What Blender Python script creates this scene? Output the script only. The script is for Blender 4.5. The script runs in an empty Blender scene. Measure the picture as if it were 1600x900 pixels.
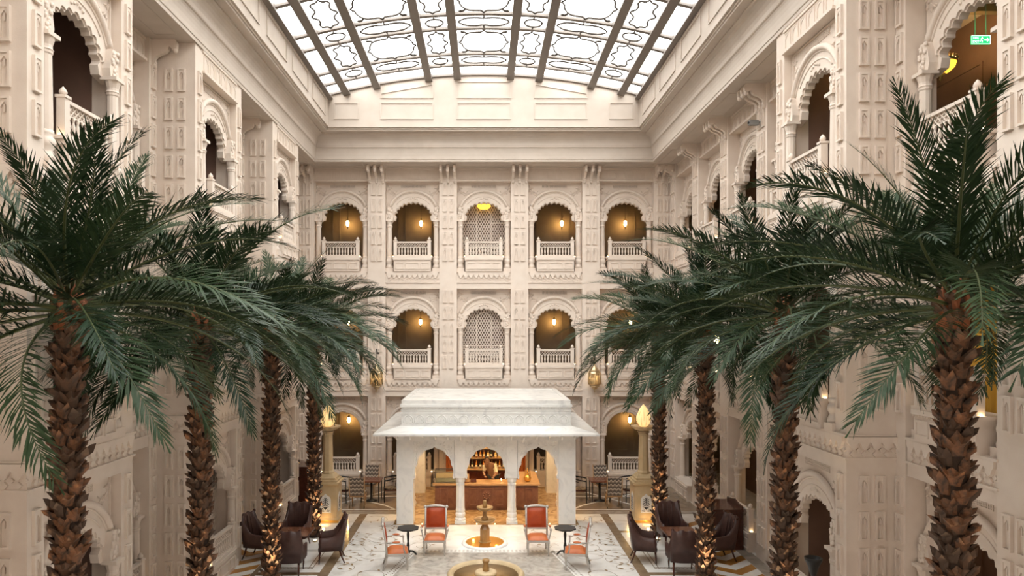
import bpy, bmesh, math, random
from math import sin, cos, pi, radians as R, sqrt
from mathutils import Vector, Matrix
random.seed(7)
sc = bpy.context.scene
# ---------------------------------------------------------------- camera, world, light, exposure
BY, XR, XP = 26.67, 7.32, 6.42          # back wall plane, recessed side wall plane, projecting bay plane
cam = bpy.data.cameras.new('camera'); camo = bpy.data.objects.new('camera', cam)
sc.collection.objects.link(camo)
camo.location = (0, 0, 6.0); camo.rotation_euler = (pi/2, 0, 0)
cam.sensor_width = 36; cam.lens = 24.0
cam.shift_x = (800-756)/1600; cam.shift_y = (520-450)/1600
cam.clip_start = .05; cam.clip_end = 200
sc.camera = camo
wd = bpy.data.worlds.new('overcast_sky'); sc.world = wd; wd.use_nodes = True
bg = wd.node_tree.nodes['Background']
bg.inputs[0].default_value = (1, .985, .96, 1); bg.inputs[1].default_value = 7.0
sc.view_settings.view_transform = 'Standard'; sc.view_settings.look = 'None'
sc.view_settings.gamma = 1; sc.view_settings.use_curve_mapping = False
sc.view_settings.exposure = 0.42
try:
    sc.cycles.use_denoising = True
    sc.cycles.max_bounces = 8; sc.cycles.diffuse_bounces = 5; sc.cycles.adaptive_threshold = .03; sc.cycles.transparent_max_bounces = 12
    sc.cycles.sample_clamp_indirect = 8
except Exception: pass
def light(name, typ, loc, energy, col, rot=(0,0,0), **kw):
    l = bpy.data.lights.new(name, typ); o = bpy.data.objects.new(name, l); sc.collection.objects.link(o)
    l.energy = energy; l.color = col; o.location = loc; o.rotation_euler = rot
    for k, v in kw.items(): setattr(l, k, v)
    return o
po = light('skylight_portal', 'AREA', (0, 11.5, 14.6), 1, (1,1,1), shape='RECTANGLE', size=11.2, size_y=26.8)
po.data.cycles.is_portal = True
# ---------------------------------------------------------------- materials
M = {}
def mat(name, col=(.8,.8,.8), rough=.6, metal=0, emit=None, es=0, noise=None, bump=0, bscale=30, coat=0, trans=0, ior=1.45, vary=None, spec=.5):
    m = bpy.data.materials.new(name); m.use_nodes = True; nt = m.node_tree
    b = nt.nodes['Principled BSDF']; L = nt.links.new
    b.inputs['Base Color'].default_value = (*col, 1); b.inputs['Roughness'].default_value = rough
    b.inputs['Metallic'].default_value = metal; b.inputs['Coat Weight'].default_value = coat
    b.inputs['Transmission Weight'].default_value = trans; b.inputs['IOR'].default_value = ior
    b.inputs['Specular IOR Level'].default_value = spec
    if emit: b.inputs['Emission Color'].default_value = (*emit, 1); b.inputs['Emission Strength'].default_value = es
    tc = nt.nodes.new('ShaderNodeTexCoord')
    if noise:                                            # (colour2, scale, lo, hi, distortion)
        c2, s, lo, hi, dist = noise
        n = nt.nodes.new('ShaderNodeTexNoise'); n.inputs['Scale'].default_value = s
        n.inputs['Detail'].default_value = 6; n.inputs['Distortion'].default_value = dist
        L(tc.outputs['Object'], n.inputs['Vector'])
        r = nt.nodes.new('ShaderNodeValToRGB')
        r.color_ramp.elements[0].position = lo; r.color_ramp.elements[0].color = (*col, 1)
        r.color_ramp.elements[1].position = hi; r.color_ramp.elements[1].color = (*c2, 1)
        L(n.outputs['Fac'], r.inputs['Fac']); L(r.outputs['Color'], b.inputs['Base Color'])
    if vary:                                             # second colour mixed in by object
        oi = nt.nodes.new('ShaderNodeObjectInfo'); mx = nt.nodes.new('ShaderNodeMix'); mx.data_type = 'RGBA'
        L(oi.outputs['Random'], mx.inputs['Factor'])
        if noise: L(r.outputs['Color'], mx.inputs['A'])
        else: mx.inputs['A'].default_value = (*col, 1)
        mx.inputs['B'].default_value = (*vary, 1); L(mx.outputs['Result'], b.inputs['Base Color'])
    if bump:
        n2 = nt.nodes.new('ShaderNodeTexNoise'); n2.inputs['Scale'].default_value = bscale; n2.inputs['Detail'].default_value = 4
        L(tc.outputs['Object'], n2.inputs['Vector'])
        bp = nt.nodes.new('ShaderNodeBump'); bp.inputs['Strength'].default_value = bump; bp.inputs['Distance'].default_value = .01
        L(n2.outputs['Fac'], bp.inputs['Height']); L(bp.outputs['Normal'], b.inputs['Normal'])
    M[name] = m; return m
mat('plaster', (.735,.64,.56), .75, noise=((.69,.59,.51), 3, .35, .7, .3), bump=.15, bscale=60)
mat('cornice', (.585,.51,.445), .7, noise=((.54,.465,.40), 2, .35, .7, .3), bump=.08, bscale=40)  # colour set darker than the plaster to offset strong light under the skylight
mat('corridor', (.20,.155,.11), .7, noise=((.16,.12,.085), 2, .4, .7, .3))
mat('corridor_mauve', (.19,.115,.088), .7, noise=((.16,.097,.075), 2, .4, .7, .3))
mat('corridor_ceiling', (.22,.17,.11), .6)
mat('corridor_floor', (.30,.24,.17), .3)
mat('rib', (.20,.17,.15), .55, bump=.1)
mat('iron', (.10,.085,.075), .5, metal=.3)
mat('marble_white', (.80,.785,.755), .25, noise=((.62,.61,.60), 1.3, .48, .72, 2.2))
mat('marble_floor', (.79,.765,.73), .12, noise=((.60,.56,.50), 1.0, .5, .78, 1.8))
mat('marble_grey', (.50,.455,.40), .14, noise=((.28,.25,.22), 3.0, .4, .75, 1.6))
mat('marble_tan', (.27,.205,.145), .10, noise=((.16,.115,.08), 1.1, .38, .7, 2.0))
mat('marble_onyx', (.50,.33,.16), .12, noise=((.24,.13,.05), 1.8, .38, .66, 2.5))
mat('marble_brown', (.27,.19,.12), .15, noise=((.20,.135,.08), 4, .4, .7, .5))
mat('marble_orange', (.42,.20,.05), .15, noise=((.33,.15,.035), 4, .4, .7, .5))
mat('marble_border', (.38,.33,.28), .18, noise=((.27,.23,.19), 2.5, .4, .7, 1.2))
mat('inlay_dark', (.22,.17,.12), .2)
mat('inlay_vine', (.36,.30,.24), .2)
mat('inlay_black', (.05,.05,.055), .25)
mat('inlay_leaf', (.38,.27,.16), .2)
mat('sandstone', (.60,.46,.28), .45, noise=((.50,.37,.21), 3, .35, .7, .6), bump=.1)
mat('fountain_stone', (.42,.25,.10), .28, noise=((.30,.165,.06), 4, .35, .7, .8))
mat('gold', (.75,.42,.10), .3, metal=.9)
mat('brass', (.55,.42,.25), .35, metal=.85, bump=.2, bscale=50)
mat('lantern_glass', (.42,.33,.2), .3, emit=(1,.65,.3), es=.15, trans=.3)
mat('wood_counter', (.19,.085,.05), .4, noise=((.13,.05,.03), 6, .35, .7, 1))
mat('wood_top', (.42,.27,.14), .3, noise=((.34,.2,.1), 4, .4, .7, 1))
mat('mahogany', (.085,.022,.012), .25, noise=((.05,.013,.008), 5, .35, .7, 1.5), coat=.3)
mat('table_wood', (.16,.055,.025), .22, coat=.3)
mat('leather', (.080,.038,.031), .38, noise=((.058,.027,.022), 9, .35, .7, .3), bump=.15)
mat('black_paint', (.018,.017,.017), .35)
mat('orange_leather', (.42,.062,.010), .45, noise=((.34,.045,.008), 6, .3, .7, .3), bump=.08)
mat('orange_seat', (.55,.155,.045), .5, noise=((.46,.12,.035), 6, .3, .7, .3), bump=.08)
mat('silver_paint', (.52,.48,.44), .38, metal=.35)
mat('curtain_brown', (.07,.035,.02), .8)
mat('curtain_gold', (.60,.33,.04), .7)
mat('curtain_olive', (.28,.26,.05), .7)
mat('curtain_orange', (.38,.11,.025), .7)
mat('glass', (.85,.95,.92), .02, trans=1)
mat('bark', (.045,.027,.018), .9, bump=.5, bscale=25)
mat('boot', (.21,.09,.038), .7, noise=((.035,.02,.013), 9, .40, .58, .5), vary=(.06,.034,.02), bump=.3, bscale=30)
mat('frond_green', (.010,.026,.010), .48, vary=(.028,.052,.020), spec=.26)
mat('frond_stalk', (.06,.075,.025), .5)
mat('sheath', (.22,.07,.025), .8)
mat('bulb', (1,.8,.5), .3, emit=(1,.60,.20), es=60)
mat('led', (1,.9,.7), .3, emit=(1,.72,.38), es=16)
mat('led_dim', (1,.9,.7), .3, emit=(1,.75,.42), es=4)
mat('bud_glass', (.9,.7,.4), .35, emit=(1,.66,.27), es=.72)
mat('yellow_shade', (.9,.6,.1), .4, emit=(1,.55,.05), es=1.6)
mat('sign_green', (.02,.35,.12), .4, emit=(.02,.55,.18), es=1.0)
mat('sign_white', (.8,1,.85), .4, emit=(.6,1,.7), es=1.6)
mat('bottle_amber', (.35,.13,.02), .08, coat=.3)
mat('bottle_dark', (.03,.035,.02), .08, coat=.3)
mat('bottle_gold', (.65,.42,.12), .12, coat=.3)
mat('label_paper', (.75,.65,.45), .6)
mat('shirt', (.82,.72,.52), .8)
mat('skin', (.30,.16,.09), .5)
mat('hair', (.02,.015,.012), .5)
mat('trousers', (.05,.045,.045), .8)
mat('grey_plastic', (.22,.22,.22), .4)
mat('cushion', (.30,.24,.17), .8, noise=((.14,.11,.09), 14, .42, .6, .5))
def mk_mesh_brass():
    m = mat('mesh_brass', (.26,.19,.105), .45, metal=.5, bump=.4, bscale=60); nt = m.node_tree
    o = next(n for n in nt.nodes if n.type == 'OUTPUT_MATERIAL'); mx = nt.nodes.new('ShaderNodeMixShader'); t = nt.nodes.new('ShaderNodeBsdfTransparent')
    mx.inputs[0].default_value = .12; nt.links.new(nt.nodes['Principled BSDF'].outputs[0], mx.inputs[1]); nt.links.new(t.outputs[0], mx.inputs[2]); nt.links.new(mx.outputs[0], o.inputs[0])
mk_mesh_brass()
def mk_pane():
    m = bpy.data.materials.new('milk_glass'); m.use_nodes = True; nt = m.node_tree; nt.nodes.clear()
    o = nt.nodes.new('ShaderNodeOutputMaterial'); mx = nt.nodes.new('ShaderNodeMixShader'); t = nt.nodes.new('ShaderNodeBsdfTransparent')
    d = nt.nodes.new('ShaderNodeBsdfTranslucent'); mx.inputs[0].default_value = .12
    t.inputs[0].default_value = (.94,.96,.95,1); d.inputs[0].default_value = (.9,.9,.88,1)
    nt.links.new(t.outputs[0], mx.inputs[1]); nt.links.new(d.outputs[0], mx.inputs[2]); nt.links.new(mx.outputs[0], o.inputs[0]); M['milk_glass'] = m
mk_pane()
def mk_chevron():
    m = mat('chevron', (.3,.27,.24), .8); nt = m.node_tree; L = nt.links.new; b = nt.nodes['Principled BSDF']
    tc = nt.nodes.new('ShaderNodeTexCoord'); sp = nt.nodes.new('ShaderNodeSeparateXYZ'); L(tc.outputs['Object'], sp.inputs[0])
    def mth(op, a, bb):
        n = nt.nodes.new('ShaderNodeMath'); n.operation = op
        for i, q in enumerate((a, bb)):
            if isinstance(q, (int, float)): n.inputs[i].default_value = q
            else: L(q, n.inputs[i])
        return n.outputs[0]
    z = mth('ADD', sp.outputs['Z'], mth('PINGPONG', sp.outputs['X'], .065))
    f = mth('FRACT', mth('MULTIPLY', z, 7.0), 0)
    r = nt.nodes.new('ShaderNodeValToRGB'); r.color_ramp.interpolation = 'CONSTANT'
    for p, c in ((0, (.10,.085,.075)), (.4, (.24,.20,.17)), (.7, (.52,.47,.41))):
        e = r.color_ramp.elements[0] if p == 0 else (r.color_ramp.elements[1] if p == .4 else r.color_ramp.elements.new(p))
        e.position = p; e.color = (*c, 1)
    L(f, r.inputs['Fac']); L(r.outputs['Color'], b.inputs['Base Color'])
mk_chevron()
# ---------------------------------------------------------------- mesh and object helpers
class MB:
    def __init__(s): s.v = []; s.f = []; s.mi = []; s.sm = []
    def add(s, vs, fs, mi=0, sm=False):
        n = len(s.v); s.v += [tuple(p) for p in vs]
        for f in fs: s.f.append([i+n for i in f]); s.mi.append(mi); s.sm.append(sm)
        return s
    def box(s, x0, x1, y0, y1, z0, z1, mi=0):
        return s.add([(x,y,z) for z in (z0,z1) for y in (y0,y1) for x in (x0,x1)],
                     [(0,2,3,1),(4,5,7,6),(0,1,5,4),(2,6,7,3),(0,4,6,2),(1,3,7,5)], mi)
    def frustum(s, cx, cy, z0, z1, a0, b0, a1, b1, mi=0):
        return s.add([(cx+sx*a, cy+sy*b, z) for z, a, b in ((z0,a0,b0),(z1,a1,b1)) for sy in (-1,1) for sx in (-1,1)],
                     [(0,2,3,1),(4,5,7,6),(0,1,5,4),(2,6,7,3),(0,4,6,2),(1,3,7,5)], mi)
    def prism(s, poly, y0, y1, mi=0, ax='y'):
        n = len(poly)
        if ax == 'y': vs = [(a,y0,b) for a,b in poly]+[(a,y1,b) for a,b in poly]
        elif ax == 'x': vs = [(y0,a,b) for a,b in poly]+[(y1,a,b) for a,b in poly]
        else: vs = [(a,b,y0) for a,b in poly]+[(a,b,y1) for a,b in poly]
        return s.add(vs, [list(range(n)), list(range(2*n-1,n-1,-1))]+[(i,n+i,n+(i+1)%n,(i+1)%n) for i in range(n)], mi)
    def lathe(s, prof, n=12, cx=0, cy=0, cz=0, mi=0, sm=True, a0=0, sx=1, sy=1):
        vs = []; fs = []
        for r, z in prof:
            for k in range(n): a = a0+2*pi*k/n; vs.append((cx+r*cos(a)*sx, cy+r*sin(a)*sy, cz+z))
        for i in range(len(prof)-1):
            for k in range(n): fs.append((i*n+k, i*n+(k+1)%n, (i+1)*n+(k+1)%n, (i+1)*n+k))
        s.add(vs, fs, mi, sm); m = len(prof)
        b = len(s.v)-len(vs)
        for i, rev in ((0, True), (m-1, False)):
            if prof[i][0] > 1e-4:
                f = [b+i*n+k for k in range(n)]; s.f.append(f[::-1] if rev else f); s.mi.append(mi); s.sm.append(False)
        return s
    def tube(s, pts, r, n=6, mi=0, closed=False, sm=True, up=(0,0,1)):
        pts = [Vector(p) for p in pts]; N = len(pts); vs = []; fs = []; up = Vector(up)
        for i, p in enumerate(pts):
            if closed: t = pts[(i+1)%N]-pts[i-1]
            else: t = pts[min(i+1,N-1)]-pts[max(i-1,0)]
            t.normalize(); a = t.cross(up)
            if a.length < 1e-3: a = t.cross(Vector((1,0,0)))
            a.normalize(); b = a.cross(t); rr = r[i] if isinstance(r, (list,tuple)) else r
            for k in range(n): q = 2*pi*k/n; vs.append(p+(a*cos(q)+b*sin(q))*rr)
        for i in range(N if closed else N-1):
            for k in range(n): fs.append((i*n+k, i*n+(k+1)%n, ((i+1)%N)*n+(k+1)%n, ((i+1)%N)*n+k))
        if not closed: fs += [list(range(n))[::-1], [(N-1)*n+k for k in range(n)]]
        return s.add(vs, fs, mi, sm)
    def ball(s, c, r, n=8, m=6, mi=0, sx=1, sy=1, sz=1):
        return s.lathe([(max(1e-5, r*sin(pi*i/m)), -r*cos(pi*i/m)*sz) for i in range(m+1)], n, c[0], c[1], c[2], mi, True, 0, sx, sy)
    def loft(s, rings, mi=0, sm=True, caps=True, closed=True):
        n = len(rings[0]); vs = [p for r in rings for p in r]; fs = []
        for i in range(len(rings)-1):
            for k in range(n if closed else n-1): fs.append((i*n+k, i*n+(k+1)%n, (i+1)*n+(k+1)%n, (i+1)*n+k))
        if caps and closed: fs += [list(range(n))[::-1], [(len(rings)-1)*n+k for k in range(n)]]
        return s.add(vs, fs, mi, sm)
    def xf(s, mtx):
        s.v = [tuple(mtx @ Vector(p)) for p in s.v]; return s
    def join(s, o, mtx=None, mi=None):
        vs = [tuple(mtx @ Vector(p)) for p in o.v] if mtx else o.v; n = len(s.v); s.v += vs
        for f, m, sm in zip(o.f, o.mi, o.sm): s.f.append([i+n for i in f]); s.mi.append(m if mi is None else mi); s.sm.append(sm)
        return s
    def mesh(s, name, *mats, norm=True):
        me = bpy.data.meshes.new(name); me.from_pydata(s.v, [], s.f)
        for m in mats: me.materials.append(M[m] if isinstance(m, str) else m)
        me.polygons.foreach_set('material_index', s.mi); me.polygons.foreach_set('use_smooth', s.sm)
        if norm:
            b = bmesh.new(); b.from_mesh(me); bmesh.ops.recalc_face_normals(b, faces=b.faces); b.to_mesh(me); b.free()
        me.update(); return me
C = sc.collection
def obj(name, me, parent=None, loc=(0,0,0), rot=0, scale=None, label=None):
    if isinstance(me, tuple): me = me[0].mesh(name, *me[1:])
    o = bpy.data.objects.new(name, me); C.objects.link(o); o.location = loc
    o.rotation_euler = rot if isinstance(rot, tuple) else (0,0,rot)
    if scale: o.scale = scale if isinstance(scale, tuple) else (scale,)*3
    if parent: o.parent = parent
    if label: o['label'] = label
    return o
def tag(o, label, cat, group=None):
    o['label'] = label; o['category'] = cat
    if group: o['group'] = group
    return o
def thing(name, label, cat, loc=(0,0,0), rot=0, group=None):
    return tag(obj(name, None, None, loc, rot), label, cat, group)
def struct(name, me=None, label=None):
    o = obj(name, me); o['kind'] = 'structure'
    if label: o['label'] = label
    return o
def dup(root, loc, rot, label=None, group=None):
    def cp(o, p):
        c = o.copy(); C.objects.link(c); c.parent = p
        for ch in o.children: cp(ch, c)
        return c
    r = cp(root, None); r.location = loc; r.rotation_euler = (0,0,rot)
    if label: r['label'] = label
    if group: r['group'] = group
    return r
def B(*a): return MB().box(*a)
CACHE = {}
def cm(key, fn):
    if key not in CACHE: CACHE[key] = fn()
    return CACHE[key]
# ---------------------------------------------------------------- the shell
ST = [0.0, 4.2, 8.4]; ZS = 12.45; YN = -2.0
floor = struct('floor', (B(-10.3,10.3,YN,29.4,-.3,0), 'marble_floor'))
ceiling = struct('ceiling', (MB().box(-10.3,-6.38,YN,29.4,ZS,ZS+.25).box(6.38,10.3,YN,29.4,ZS,ZS+.25).box(-6.38,6.38,25.73,29.4,ZS,ZS+.25).box(-6.38,6.38,YN,-1.4,ZS,ZS+.25), 'cornice'))
wall_back = struct('wall_back'); wall_left = struct('wall_left'); wall_right = struct('wall_right')
wall_front = struct('wall_front', (B(-10.3,10.3,YN-.3,YN,0,ZS), 'plaster'))
# corridors behind the arcades
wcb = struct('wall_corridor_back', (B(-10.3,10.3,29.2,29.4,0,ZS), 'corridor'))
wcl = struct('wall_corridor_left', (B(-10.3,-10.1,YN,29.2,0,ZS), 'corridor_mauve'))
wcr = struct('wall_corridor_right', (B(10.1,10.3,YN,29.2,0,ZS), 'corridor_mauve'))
for i, zb in enumerate(ST[1:]):
    m = MB()
    m.box(-10.1,10.1,BY+.45,29.2,zb-.3,zb, 0)
    m.box(-10.1,-XR-.45,YN,BY+.45,zb-.3,zb, 0).box(XR+.45,10.1,YN,BY+.45,zb-.3,zb, 0)
    for c in (11.03,16.63,22.18): m.box(-XR-.45,-XP-.45,c-1.2,c+1.2,zb-.3,zb,0)
    m.box(XP+.45,XR+.45,13.53-1.2,13.53+1.2,zb-.3,zb,0)
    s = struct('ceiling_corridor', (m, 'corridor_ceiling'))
# plain near ends of the side walls (outside the frame)
obj('plain_wall', (B(-XR-.5,-XR+.0,YN,6.6,0,ZS), 'plaster'), wall_left)
obj('plain_wall', (B(XR,XR+.5,YN,6.2,0,ZS), 'plaster'), wall_right)
# corridor wall mouldings: tall raised frames on each storey of the back corridor
def frame_mb(w, h, t=.05, d=.03):
    return MB().box(-w/2,w/2,-d,0,0,t).box(-w/2,w/2,-d,0,h-t,h).box(-w/2,-w/2+t,-d,0,t,h-t).box(w/2-t,w/2,-d,0,t,h-t)
fm = frame_mb(1.15, 2.2).mesh('wall_frame', 'corridor')
for zb in ST:
    for k in range(-6, 7): obj('wall_frame', fm, wcb, (k*1.4, 29.2, zb+.95))
    for k in range(-6, 7): pass
fms = frame_mb(1.6, 2.2).mesh('wall_frame', 'corridor_mauve')
for zb in ST:
    for k in range(7):
        obj('wall_frame', fms, wcl, (-10.1, 9+k*2.8, zb+.9), pi/2); obj('wall_frame', fms, wcr, (10.1, 9+k*2.8, zb+.9), -pi/2)
# ---------------------------------------------------------------- shared facade meshes (local: x along the wall, y into it, z up)
def scallop(n=11, a=.665, b=.55, zc=2.14, bul=.068, seg=5):
    pts = []; th = [pi - pi*(.02+.96*k/n) for k in range(n+1)]
    P = [(a*cos(t), zc+b*sin(t)**.85) for t in th]
    for k in range(n):
        (x0,z0),(x1,z1) = P[k],P[k+1]; L = sqrt((x1-x0)**2+(z1-z0)**2); nx, nz = -(z1-z0)/L, (x1-x0)/L
        for j in range(seg):
            u = j/seg; h = bul*4*u*(1-u)*(1.25 if k in (0,n-1) else 1)
            pts.append((x0+(x1-x0)*u+nx*h, z0+(z1-z0)*u+nz*h))
    pts.append(P[-1]); return pts
def plain_arch(a=.72, b=.72, zc=2.14, n=20):
    return [(-a*cos(pi*k/n), zc+b*sin(pi*k/n)) for k in range(n+1)]
def plate(prof):
    pl = [(-1.06,0),(-1.06,3.525),(1.06,3.525),(1.06,0),(1.02,0),(1.02,1.98),(.70,2.04)]
    return pl + [p for p in prof[::-1]] + [(-.70,2.04),(-1.02,1.98),(-1.02,0)]
def arch_plate(kind):
    prof = scallop() if kind else plain_arch()
    m = MB().prism(plate(prof), .16, .31); m.box(-1.02,1.02,.31,.46,0,.55)
    arc = [(.93*cos(t), 2.2+.93*sin(t)) for t in [R(14)+R(152)*k/22 for k in range(23)]]
    m.prism(arc + [(-.80,2.3)] + [(x*1.035, z+.03) for x, z in prof[1:-1]] + [(.80,2.3)], .125, .17)
    return m.mesh('arch_wall', 'plaster')
ARCH = [arch_plate(0), arch_plate(1)]
def hood():
    m = MB(); th = [R(22)+R(136)*k/26 for k in range(27)]
    m.tube([(1.0*cos(t), .10, 2.2+1.0*sin(t)) for t in th], .062, 8, up=(0,1,0))
    m.tube([(.925*cos(t), .12, 2.2+.925*sin(t)) for t in th], .022, 6, up=(0,1,0))
    m.tube([(.80*cos(t), .12, 2.26+.72*sin(t)) for t in [R(35)+R(110)*k/20 for k in range(21)]], .015, 5, up=(0,1,0))
    for s in (-1, 1): m.ball((s*.95, .12, 2.56), .075, 8, 6)
    for k in range(5): m.ball((-.16+.08*k, .12, 2.86+.03*(2-abs(k-2))), .03, 6, 4)
    return m.mesh('hood_mould', 'plaster')
HOOD = hood()
COL = MB().lathe([(.105,.60),(.108,.7),(.10,1.2),(.092,1.72),(.106,1.74),(.106,1.78)], 12, sm=False).mesh('column', 'plaster')
CAP = MB().lathe([(.095,0),(.118,.03),(.10,.06),(.10,.1),(.122,.17),(.135,.22)], 12, sm=False).box(-.145,.145,-.145,.145,.22,.28).mesh('capital', 'plaster')
BASE = MB().box(-.15,.15,-.15,.15,0,.14).lathe([(.14,.14),(.145,.2),(.12,.26),(.10,.3),(.135,.36),(.145,.42),(.13,.48),(.105,.5),(.125,.54),(.115,.6)], 12).mesh('column_base', 'plaster')
def corbel():
    m = MB(); m.prism([(-.13,0),(.13,0),(.16,.12),(.12,.34),(.07,.5),(-.07,.5),(-.10,.36),(-.15,.14)], -.06, .12)
    rnd = random.Random(3)
    for k in range(11):
        x, z = rnd.uniform(-.09,.09), .04+.042*k; m.ball((x,-.07,z), .045, 6, 4, sy=.6)
    return m.mesh('corbel', 'plaster')
CORB = corbel()
def relief():
    m = MB(); rnd = random.Random(5)
    stem = [(.0,0,0),(.1,0,.10),(.24,0,.14),(.34,0,.24),(.36,0,.36)]
    m.tube(stem, .012, 4)
    for k in range(26):
        u = rnd.random(); i = min(3, int(u*4)); f = u*4-i
        bx = stem[i][0]*(1-f)+stem[i+1][0]*f; bz = stem[i][2]*(1-f)+stem[i+1][2]*f
        bx += rnd.uniform(-.08,.08); bz += rnd.uniform(-.08,.08); a = rnd.uniform(0, 2*pi); l, w = .055, .022
        m.add([(bx+l*cos(a),0,bz+l*sin(a)),(bx-w*sin(a),0,bz+w*cos(a)),(bx-l*cos(a),0,bz-l*sin(a)),(bx+w*sin(a),0,bz-w*cos(a)),(bx,-.03,bz)],
              [(0,1,4),(1,2,4),(2,3,4),(3,0,4)])
    return m.mesh('floral_relief', 'plaster', norm=False)
REL = relief()
DADO = MB().box(-.72,.72,-.10,.35,.0,.44).box(-.75,.75,-.14,.4,.44,.52).box(-.79,.79,-.11,.4,.52,.58)
for k in range(34): DADO.box(-.73+k*.0435,-.73+k*.0435+.024,-.125,-.1,.40,.44)
DADO = DADO.mesh('dado', 'plaster')
def pan(w, h, d=.02, t=.03): return frame_mb(w, h, t, d)
DPL = pan(.54,.27,.025,.03).mesh('dado_panel','plaster'); DPS = pan(.34,.27,.025,.03).mesh('dado_panel','plaster')
def niche_panel(w=.17, h=.51):
    t = .034; m = MB().box(-w/2,w/2,-.05,0,0,t).box(-w/2,w/2,-.05,0,h-t,h).box(-w/2,-w/2+t,-.05,0,t,h-t).box(w/2-t,w/2,-.05,0,t,h-t)
    i = w/2-.03
    m.prism([(-i,h-.03),(-i,h-.16),(-i*.5,h-.115),(0,h-.075),(i*.5,h-.115),(i,h-.16),(i,h-.03)], -.034, 0)
    m.box(-.008,.008,-.03,0,h-.22,h-.11)
    return m.mesh('panel','plaster')
PANEL = niche_panel()
def pendant():
    p = .2; m = MB()
    m.prism([(-p/2,.36),(-p/2,.27),(-.055,.20),(-.05,.17),(0,.125),(.05,.17),(.055,.20),(p/2,.27),(p/2,.36)], -.055, 0)
    m.prism([(0,.11),(-.05,.055),(0,.0),(.05,.055)], -.035, 0)
    m.prism([(p/2-.035,.125),(p/2,.16),(p/2+.035,.125),(p/2,.09)], -.03, 0)
    return m.mesh('pendant','plaster')
PEND = pendant()
def band(w, lw): return MB().box(-w/2,w/2,.0,.7,3.525,4.2).box(-lw/2,lw/2,-.05,.02,4.16,4.2).box(-lw/2,lw/2,-.04,.02,3.75,3.785).mesh('band','plaster')
def topfrieze(w, d): return MB().box(-w/2,w/2,d,.5,3.525,4.05).box(-w/2,w/2,d-.06,.2,3.525,3.585).box(-w/2,w/2,d-.03,.2,3.99,4.05).mesh('top_frieze','plaster')
FPAN = MB().join(pan(.26,.34,.02,.02)).prism([(-.11,.32),(-.11,.2),(-.06,.27),(0,.295),(.06,.27),(.11,.2),(.11,.32)], -.012, 0).mesh('frieze_panel','plaster')
VENT = MB()
for k in range(21): VENT.box(-.5+k*.049,-.5+k*.049+.02,-.012,0,0,.13)
for k in range(4): VENT.box(-.5,.5,-.012,0,k*.037,k*.037+.016)
VENT = VENT.box(-.5,.5,0,.005,0,.13,1).mesh('vent_grille','plaster','corridor')
def bracket():
    pr = [(0,0),(-.05,.03),(-.08,.10),(-.06,.16),(-.10,.22),(-.18,.27),(-.30,.31),(-.36,.37),(-.38,.44),(-.42,.42),(-.46,.36),(-.51,.36),(-.55,.42),(-.56,.52),(-.52,.60),(0,.60),]
    m = MB().prism(pr, -.05, .05, ax='x').ball((0,-.5,.37), .065, 8, 6).ball((0,-.04,.02), .06, 8, 6)
    return m.mesh('bracket','plaster')
BRK = bracket()
# balustrade pieces
RAIL = MB().box(-.6,.6,-.05,.05,.50,.555).box(-.6,.6,-.045,.045,-.02,.03).mesh('rail','plaster')
LAT = MB().box(-.6,.6,-.02,.02,.325,.345)
for k in range(13):
    x = -.6+k*.1
    for d in (-1,1):
        a, b = x, x+d*.16
        if -.6 <= b <= .6: LAT.prism([(a-.011,.34),(a+.011,.34),(b+.011,.5),(b-.011,.5)], -.018, .018)
LAT = LAT.mesh('lattice','plaster')
BAL = MB().lathe([(.028,.03),(.028,.06),(.017,.08),(.032,.15),(.034,.19),(.02,.25),(.016,.27),(.028,.3),(.028,.33)], 8).mesh('baluster','plaster')
POST = MB().box(-.065,.065,-.065,.065,-.02,.56).box(-.08,.08,-.08,.08,.56,.6).mesh('post','plaster')
FIN = MB().lathe([(.03,0),(.055,.03),(.06,.06),(.04,.1),(.005,.14)], 8).mesh('finial','plaster')
PUCK = MB().lathe([(.022,0),(.022,.012)], 8).mesh('post_light','led')
def balustrade(loc, rot, label, group):
    t = thing('balustrade', label, 'balustrade', loc, rot, group)
    obj('rail', RAIL, t); obj('lattice', LAT, t)
    for k in range(10): obj('baluster', BAL, t, (-.52+k*.1155, 0, 0))
    for s in (-1, 1):
        p = obj('post', POST, t, (s*.66,0,0)); obj('finial', FIN, p, (0,0,.6))
        obj('post_light', PUCK, t, (s*.752, -.0, -.02))
    return t
def w2(frame, x, y, z):
    loc, rot = frame; return (loc[0]+x*cos(rot)-y*sin(rot), loc[1]+x*sin(rot)+y*cos(rot), loc[2]+z)
FR = {'back': lambda s, off=0: ((s, BY, 0), 0), 'left': lambda s, off=0: ((-XR+off, s, 0), pi/2), 'right': lambda s, off=0: ((XR-off, s, 0), -pi/2)}
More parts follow.
